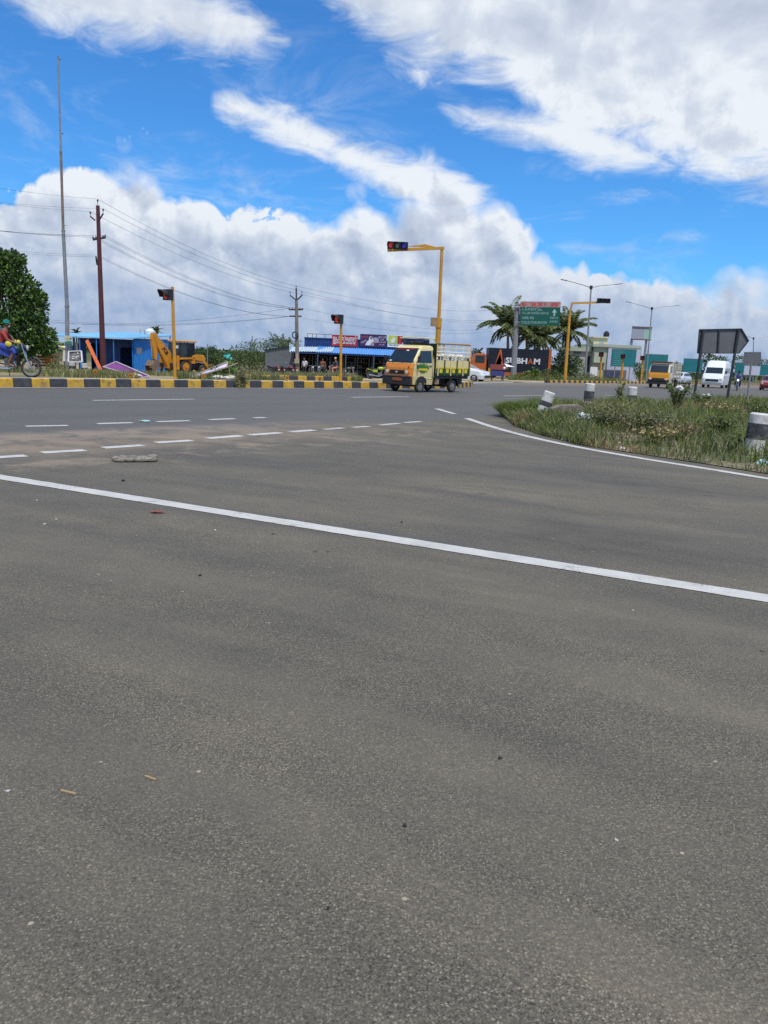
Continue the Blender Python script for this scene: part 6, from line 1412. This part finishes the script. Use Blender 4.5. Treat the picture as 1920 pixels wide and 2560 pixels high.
bush(640, 82, [(590, 900, 1.2, 1.1), (620, 890, 1.4, 1.4), (655, 885, 1.6, 1.5), (690, 875, 1.5, 1.4), (615, 920, 1.6, 1.0), (660, 915, 1.8, 1.2), (700, 858, .9, .7), (715, 880, 1.1, 1.0), (580, 915, .9, .8)], 'large feathery green thorn bush left of the lean-to', [B1, B1, B2, B3], .17, .04, 620, wands=26)
bush(525, 80, [(508, 900, 1.0, 1.2), (530, 893, 1.1, 1.1), (548, 905, 1.0, .9), (520, 918, 1.3, .9), (500, 882, .6, .6), (555, 918, .8, .7)], 'dark leafy bush behind the backhoe bucket', [L1, B3, B1, L3], .2, .06, 560)
bush(738, 88, [(728, 870, 1.3, .8), (712, 862, .7, .6)], 'thorny bush top rising behind the lean-to roof', [B1, B2], .17, .04, 500, wands=8)
bush(565, 34, [(556, 932, .35, .26), (566, 926, .3, .3), (580, 935, .28, .22), (540, 938, .4, .2), (570, 915, .16, .2)], 'fresh green sapling growing by the lilac banner', [G5, L2, G1], .13, .04, 2400, 'weed_plant', 'weed')
bush(545, 33, [(536, 930, .5, .22), (520, 936, .4, .15)], 'dark scrub in the shade of the lilac banner', [G4, L3], .1, .03, 2200, 'weed_plant', 'weed')
bush(602, 28.6, [(600, 948, .22, .14), (606, 956, .16, .14), (612, 946, .2, .1), (598, 962, .1, .12)], 'dry weed tuft spilling over the striped kerb', [G2, G7, G1], .08, .012, 9000, 'weed_plant', 'weed', wands=10)
bush(150, 43, [(135, 922, .5, .35), (155, 926, .4, .3), (120, 928, .4, .22)], 'green weed thicket at the foot of the mast', [G2, G1, G7], .12, .03, 2000, 'weed_plant', 'weed')
bush(140, 56, [(132, 890, .4, .9), (128, 905, .5, .6)], 'green shrub between the loading cart and the stall', [G1, L1, G2], .14, .04, 1200)
bush(1400, 92, [(1392, 915, 1.2, 1.3), (1408, 905, 1.0, 1.4), (1398, 935, 1.5, 1.0), (1420, 930, 1.0, 1.0)], 'dark tree mass right of the container', [L3, B3, L1], .3, .09, 240, 'tree', 'tree')
bush(1437, 94, [(1432, 905, .9, 1.0), (1442, 915, .9, .9), (1430, 925, .9, .7)], 'bright green bushy tree in front of the pale house', [L2, G5, L1], .26, .08, 300, 'tree', 'tree')
bush(1318, 79, [(1300, 945, .9, .4), (1325, 940, .8, .5), (1338, 935, .5, .6), (1290, 949, .7, .25)], 'leafy roadside shrub below the direction sign post', [G1, G5, L1], .2, .07, 900)
bush(1352, 80, [(1350, 943, .8, .4), (1370, 938, .9, .6), (1388, 942, .8, .5)], 'grey green roadside shrub below the container end', [B2, B1, G1], .2, .05, 900)
bush(1450, 82, [(1448, 943, .8, .5), (1475, 945, .9, .4)], 'grey green weeds at the street lamp foot', [B2, G7, B1], .2, .05, 800)
bush(1596, 96, [(1594, 925, .5, .9), (1600, 940, .6, .6)], 'slim dark green creeper at the pale house corner', [L1, B3], .2, .06, 700)
bush(1195, 100, [(1192, 888, .8, .8), (1200, 897, 1.0, .7), (1185, 905, .9, .7)], 'dark distant tree left of the lorry cab', [L3, B3], .3, .08, 300, 'tree', 'tree')
bush(1720, 125, [(1690, 925, 1.6, 1.2), (1735, 935, 1.5, .8)], 'dull bush behind the far kerb between truck and van', [L3, B3, L1], .35, .1, 160)
bush(1770, 135, [(1765, 890, 1.0, 1.6), (1775, 905, 1.4, 1.3), (1800, 905, 1.6, 1.0)], 'dark tree behind the white van', [L3, B3, L1], .35, .1, 180, 'tree', 'tree')
bush(1860, 140, [(1850, 905, 1.6, 1.3), (1880, 915, 1.8, 1.0), (1910, 915, 2.0, 1.2)], 'olive tree row behind the far boards', [B3, L1, G7], .35, .1, 160, 'tree', 'tree')
def palm(px, Z, cx, cy_, Rf, lab, n=34, lean=0, dry=True):
    p = on(px, Z); c = W(cx, cy_, Z) - p; r = thing('palm_tree', lab, 'palm', p); t = MB(); t.tube([(0, 0, -.2), (c.x * .3, 0, c.z * .4), (c.x * .7, 0, c.z * .75), c], [.24, .19, .16, .15], M('palm_bark', (.17, .145, .12), .9, var=.3, scale=4, bump=.4), 9); t.obj('trunk', r, smooth=True); lv = MB()
    PM = [M_leaf('palm_leaf', (0.093, 0.132, 0.040)), M_leaf('palm_leaf_dark', (0.046, 0.074, 0.028)), M_leaf('palm_leaf_pale', (0.178, 0.194, 0.062))]  # three leaf tones mixed at random over the fronds
    for i in range(n):
        a = 2 * pi * (i + ru(-.3, .3)) / n * 2.4; up = 1.42 - 1.75 * (i / n) + ru(-.15, .15); L = Rf * ru(.8, 1.1); pts = []; d = V((cos(a), sin(a), 0)); pos = c.copy(); el = up
        N = 9
        for k in range(N + 1):
            pts.append(pos.copy()); pos = pos + (d * cos(el) + V((0, 0, sin(el)))) * (L / N); el -= (.055 + .035 * k / 2)
        lv.tube(pts, [.035 * (1 - k / (N + 1)) + .008 for k in range(N + 1)], PM[2], 4)
        for k in range(1, N + 1):
            for q in range(5):
                b0 = pts[k - 1].lerp(pts[k], q / 5); ax = (pts[k] - pts[k - 1]).normalized(); ll = Rf * .27 * (1 - abs(k / N - .45)) * ru(.8, 1.1)
                for sg in (-1, 1):
                    sdv = ax.cross(V((0, 0, 1))); sdv = sdv.normalized() if sdv.length > .01 else V((1, 0, 0)); dv = sdv * sg * .75 + ax * .7 + V((0, 0, -.38 - .25 * random.random())); leaf(lv, b0, dv, ll, .06, choice(PM), .3)
    lv.obj('crown', r)
    if dry:
        nt = MB()
        for k in range(7): nt.ball(c + V((ru(-.3, .3), ru(-.3, .1), -.25 - ru(0, .25))), .13, M('coconut', (.16, .13, .04), .6), 7, 5)
        nt.obj('coconuts', r, smooth=True)
palm(1268, 94, 1270, 812, 4.0, 'tall coconut palm left of the direction sign')
palm(1318, 98, 1316, 836, 3.7, 'coconut palm mostly hidden behind the direction sign')
palm(1345, 102, 1350, 842, 3.9, 'coconut palm crown right below the direction sign')
palm(1412, 92, 1421, 826, 3.5, 'coconut palm behind the far yellow cantilever signal')
palm(193, 170, 191, 832, 1.5, 'tiny far palm crown above the shed roof left of the red pole', 14, dry=False); palm(391, 150, 391, 827, 1.3, 'tiny far palm crown behind the white water tank', 14, dry=False)
# distant belt of scrub that reads as one mass
fw = MB(); random.seed(8)
for i in range(520):
    px = ru(-300, 2300); Z = ru(190, 320); p = on(px, Z); h = ru(1.0, 3.2) * (.75 + .5 * mnoise.noise(V((px * .01, 0, 0)))); clump(fw, (p.x, p.y, p.z + h * .45), (h * ru(.9, 1.6), h * .8, h * .6), 26, 1.1, .42, [L3, B3, B1], .5)
tag(fw.obj('far_scrub'), 'distant low belt of dark green scrub along the horizon', 'scrub', kind='stuff')
# roadside grass
def patch(x0, x1, Z0, Z1, n, h0, h1, mats, lab, thr=-.3, wid=.006):
    m = MB(); c = 0
    while c < n:
        Z = ru(Z0, Z1); p = on(ru(x0, x1), Z); k = mnoise.noise(V((p.x * .8, p.y * .8, 5)))
        if k < thr + ru(-.2, .2): continue
        s, d = sd(p.x, p.y)
        if d - bound(s) < 1.75 + .3 * k: continue
        c += 1; blades(m, [p], h0, h1 * (1 + .6 * k), wid * (1 + Z / 26), mats, .5)
    tag(m.obj('grass'), lab, 'grass', kind='stuff')
patch(90, 345, 27, 45, 9500, .07, .30, [G2, G7, G1, G3], 'scruffy grass around the mast and guard stones')
patch(440, 720, 28.5, 40, 5000, .06, .26, [G2, G1, G7, G4], 'patchy grass between the kerb and the lilac banner', .0)
patch(585, 895, 38.5, 46, 8000, .14, .44, [G2, G7, G7, G3, G1], 'dry grass planted strip behind the second kerb', -.35)
patch(880, 905, 37, 40, 500, .1, .3, [G1, G2], 'green grass tuft at the end of the planted strip', -.5)
patch(1270, 1700, 76, 90, 5000, .15, .6, [G1, G2, B2], 'roadside grass along the far yellow kerb', -.1)
patch(0, 560, 44, 62, 3500, .1, .35, [G2, G1, G7], 'thin grass on the bare ground before the shed', .15)
# ------------------------------------------------------------------ litter and stones
random.seed(77)
def crumple(name, c, r, m, lab, cat='litter', jit=.3, rz=0, n=14):
    b = MB(); b.ball((0, 0, r[2] * .8), r, m, n, n // 2 + 2, jit); o = b.obj(name, loc=c, rz=rz); 
    for v in o.data.vertices: v.co.z = max(0.002, v.co.z)
    return tag(o, lab, cat)
SACK = M('dirty_sack', (.21, .19, .16), .9, var=.5, scale=11, bump=.6, dirt=.4, dirtcol=(.11, .095, .08))
c = hit(342, 1153); b = MB()
for k in range(9):
    y0 = -.075 + .019 * k; pts = []; rr_ = []
    for i in range(15):
        u_ = i / 14 * 2 - 1; q = mnoise.noise(V((u_ * 3.1, k * .9, 2))); pts.append((u_ * (.225 + .02 * ru(-1, 1)) , y0 * (1 - .25 * u_) + .022 * mnoise.noise(V((u_ * 4, k * 1.7, 5))), .022 + .03 * max(-.3, q) + (.012 if 2 < k < 6 else 0) + .015 * max(0, u_))); rr_.append(.022 * (1 + .6 * mnoise.noise(V((u_ * 5, k * 2.1, 9)))) * (.55 if i in (0, 14) else 1))
    b.tube(pts, rr_, SACK, 7)
for k in range(7): b.ball((-.19 + ru(-.05, .06), ru(-.07, .07), .03), (ru(.03, .05), ru(.02, .035), ru(.02, .04)), SACK, 9, 6, .3)
tag(b.obj('flattened_sack', loc=c, rz=.30, smooth=True), 'crumpled grey woven sack lying on the road beside the dashes', 'sack')
PLW = M('plastic_white', (.62, .64, .66), .4, var=.12, scale=20)
crumple('plastic_bag', isl_pt(1456, 1062), (.16, .13, .14), M('plastic_mixed', (.48, .52, .55), .5, var=.4, scale=9), 'crumpled white plastic bag beside the concrete block', jit=.35)
crumple('litter', hit(1443, 1107), (.09, .03, .02), M('card_orange', (.42, .16, .075), .8), 'flattened orange carton at the island edge', rz=.2)
crumple('litter', hit(1555, 1127), (.045, .04, .035), WHT, 'small white scrap of litter on the island edge'); crumple('litter', hit(1548, 1113), (.05, .04, .03), PLW, 'clear plastic scrap behind the small white scrap')
crumple('litter', hit(1905, 1168), (.085, .06, .06), M('packet_blue', (.30, .42, .48), .4, var=.5, scale=14), 'blue and white crisp packet at the right edge'); crumple('litter', hit(1694, 1140), (.03, .02, .015), PLW, 'tiny pale scrap below the rusty weeds')
crumple('litter', hit(1410, 1101), (.05, .03, .02), PLW, 'pale plastic scrap left of the orange carton')
crumple('litter', hit(362, 1055), (.09, .06, .02), M('packet_teal', (.30, .50, .46), .5), 'pale teal wrapper between two lane edge dashes', rz=.5)
crumple('plastic_bag', isl_pt(1690, 1030) + V((-.02, -.12, .62)), (.13, .12, .09), PLW, 'white plastic bag caught on top of the leafy shrub', jit=.1); crumple('litter', hit(1768, 993), (.28, .16, .1), PLW, 'white bag lying on the carriageway behind the arrow sign')
LF = M('dead_leaf', (.20, .055, .03), .7, var=.3, scale=20); 
c = hit(394, 1283); b = MB(); b.add([(-.07, 0, .004), (-.01, -.03, .016), (.075, .004, .006), (.0, .03, .02)], [(0, 1, 2), (0, 2, 3)], LF); b.add([(-.06, -.01, .003), (-.05, .012, .02), (-.02, 0, .004)], [(0, 1, 2)], LF); tag(b.obj('dead_leaf', loc=c), 'curled red brown leaf below the long white line', 'leaf')
c = hit(683, 1336); b = MB(); b.add([(-.02, 0, .003), (0, -.008, .01), (.022, .0, .004), (0, .008, .008)], [(0, 1, 2, 3)], LF); tag(b.obj('dead_leaf', loc=c), 'small brown leaf just below the long white line', 'leaf')
PALE = M('pale_pebble', (.42, .41, .38), .8); DRK = M('tar_pebble', (.02, .02, .022), .7)
for i, (px, py, s_, m, lab) in enumerate([(112, 1312, .014, PALE, 'pale pebble pair left of the red brown leaf'), (140, 1300, .012, PALE, 'small pale pebble near the left edge'), (92, 1252, .011, PALE, 'pale pebble above the pebble pair'), (538, 1327, .012, PALE, 'flat pale pebble under the white line'), (308, 1203, .02, DRK, 'black lump on the road below the grey sack'), (1250, 1897, .0085, DRK, 'black tar pebble in the right foreground'), (1012, 2066, .008, DRK, 'black tar pebble in the middle foreground'), (820, 2272, .006, DRK, 'small dark chip at the lower middle'), (1541, 2103, .007, PALE, 'pale yellowish pebble in the lower right foreground'), (1004, 1307, .012, DRK, 'dark pebble above the middle of the white line'), (1420, 2252, .0035, PALE, 'tiny bright chip in the lower right foreground'), (20, 1980, .008, PALE, 'bright chip at the left edge'), (1582, 1527, .007, PALE, 'small pale chip below the right end of the white line'), (500, 1440, .011, DRK, 'dark pebble below the left part of the white line'), (1905, 1628, .011, M('brown_pebble', (.14, .10, .07), .8), 'brown pebble at the right edge')]):
    b = MB(); b.ball((0, 0, s_ * .45), (s_, s_ * .7, s_ * .55), m, 8, 6, .22); tag(b.obj('pebble', loc=hit(px, py), rz=ru(0, 3)), lab, 'pebble', 'loose pebbles on the asphalt')
for px, py, L, a, lab in ((170, 1984, .055, -.35, 'straw coloured wood splinter in the left foreground'), (375, 1948, .045, -.5, 'faint dry stalk right of the wood splinter'), (788, 1380, .03, -.1, 'dark twig below the white line'), (820, 1380, .02, .4, 'short twig beside the dark twig')):
    b = MB(); b.bar((-L / 2, 0, .004), (L / 2, .003, .004), .007, .005, M('straw', (.30, .22, .12), .8) if py > 1500 else BARK); tag(b.obj('splinter', loc=hit(px, py), rz=a), lab, 'splinter')
# pale rubble beside the kerb
for px, Z, lab in ((545, 30.5, 'flat pale slab of rubble on the pavement edge left of the kerb weed'), (578, 29.5, 'broken pale rubble piece beside the kerb weed'), (335, 29, 'white crumpled sack at the purple banner tip'), (640, 44, 'white scrap of litter in the dry planted strip')):
    p = on(px, Z); crumple('rubble', (p.x, p.y, p.z + .02), (.28, .14, .08), M('rubble_pale', (.50, .47, .42), .9, bump=.4), lab, 'rubble', .2)
b = MB(); p = on(565, 79); c = W(567, 891, 79) - p
TT = M('teal_tarp', (.04, .36, .33), .6, var=.3, scale=4)
for k in range(7):
    q0 = c + V((ru(-.4, .3), ru(-.2, .2), ru(-.1, .25))); b.add([q0, q0 + V((ru(.15, .45), ru(-.1, .2), ru(-.12, .15))), q0 + V((ru(.1, .4), ru(-.2, .2), -ru(.1, .4))), q0 + V((ru(-.25, .05), ru(-.2, .2), -ru(.1, .35)))], [(0, 1, 2, 3)], TT)
b.cyl((c.x, 0, 0), c, .03, BARK, n=5); tag(b.obj('tarpaulin', loc=p), 'torn teal tarpaulin draped in the bushes', 'tarpaulin')
p = on(518, 76); q = MB(); q.cyl((0, 0, 0), W(519, 861, 76) - p, .05, STEEL, n=6); q.cyl(W(519, 866, 76) - p, W(519, 860, 76) - p, .07, STEEL, n=6); tag(q.obj('pipe_post', loc=p), 'thin grey pipe post standing behind the loader bucket', 'post')
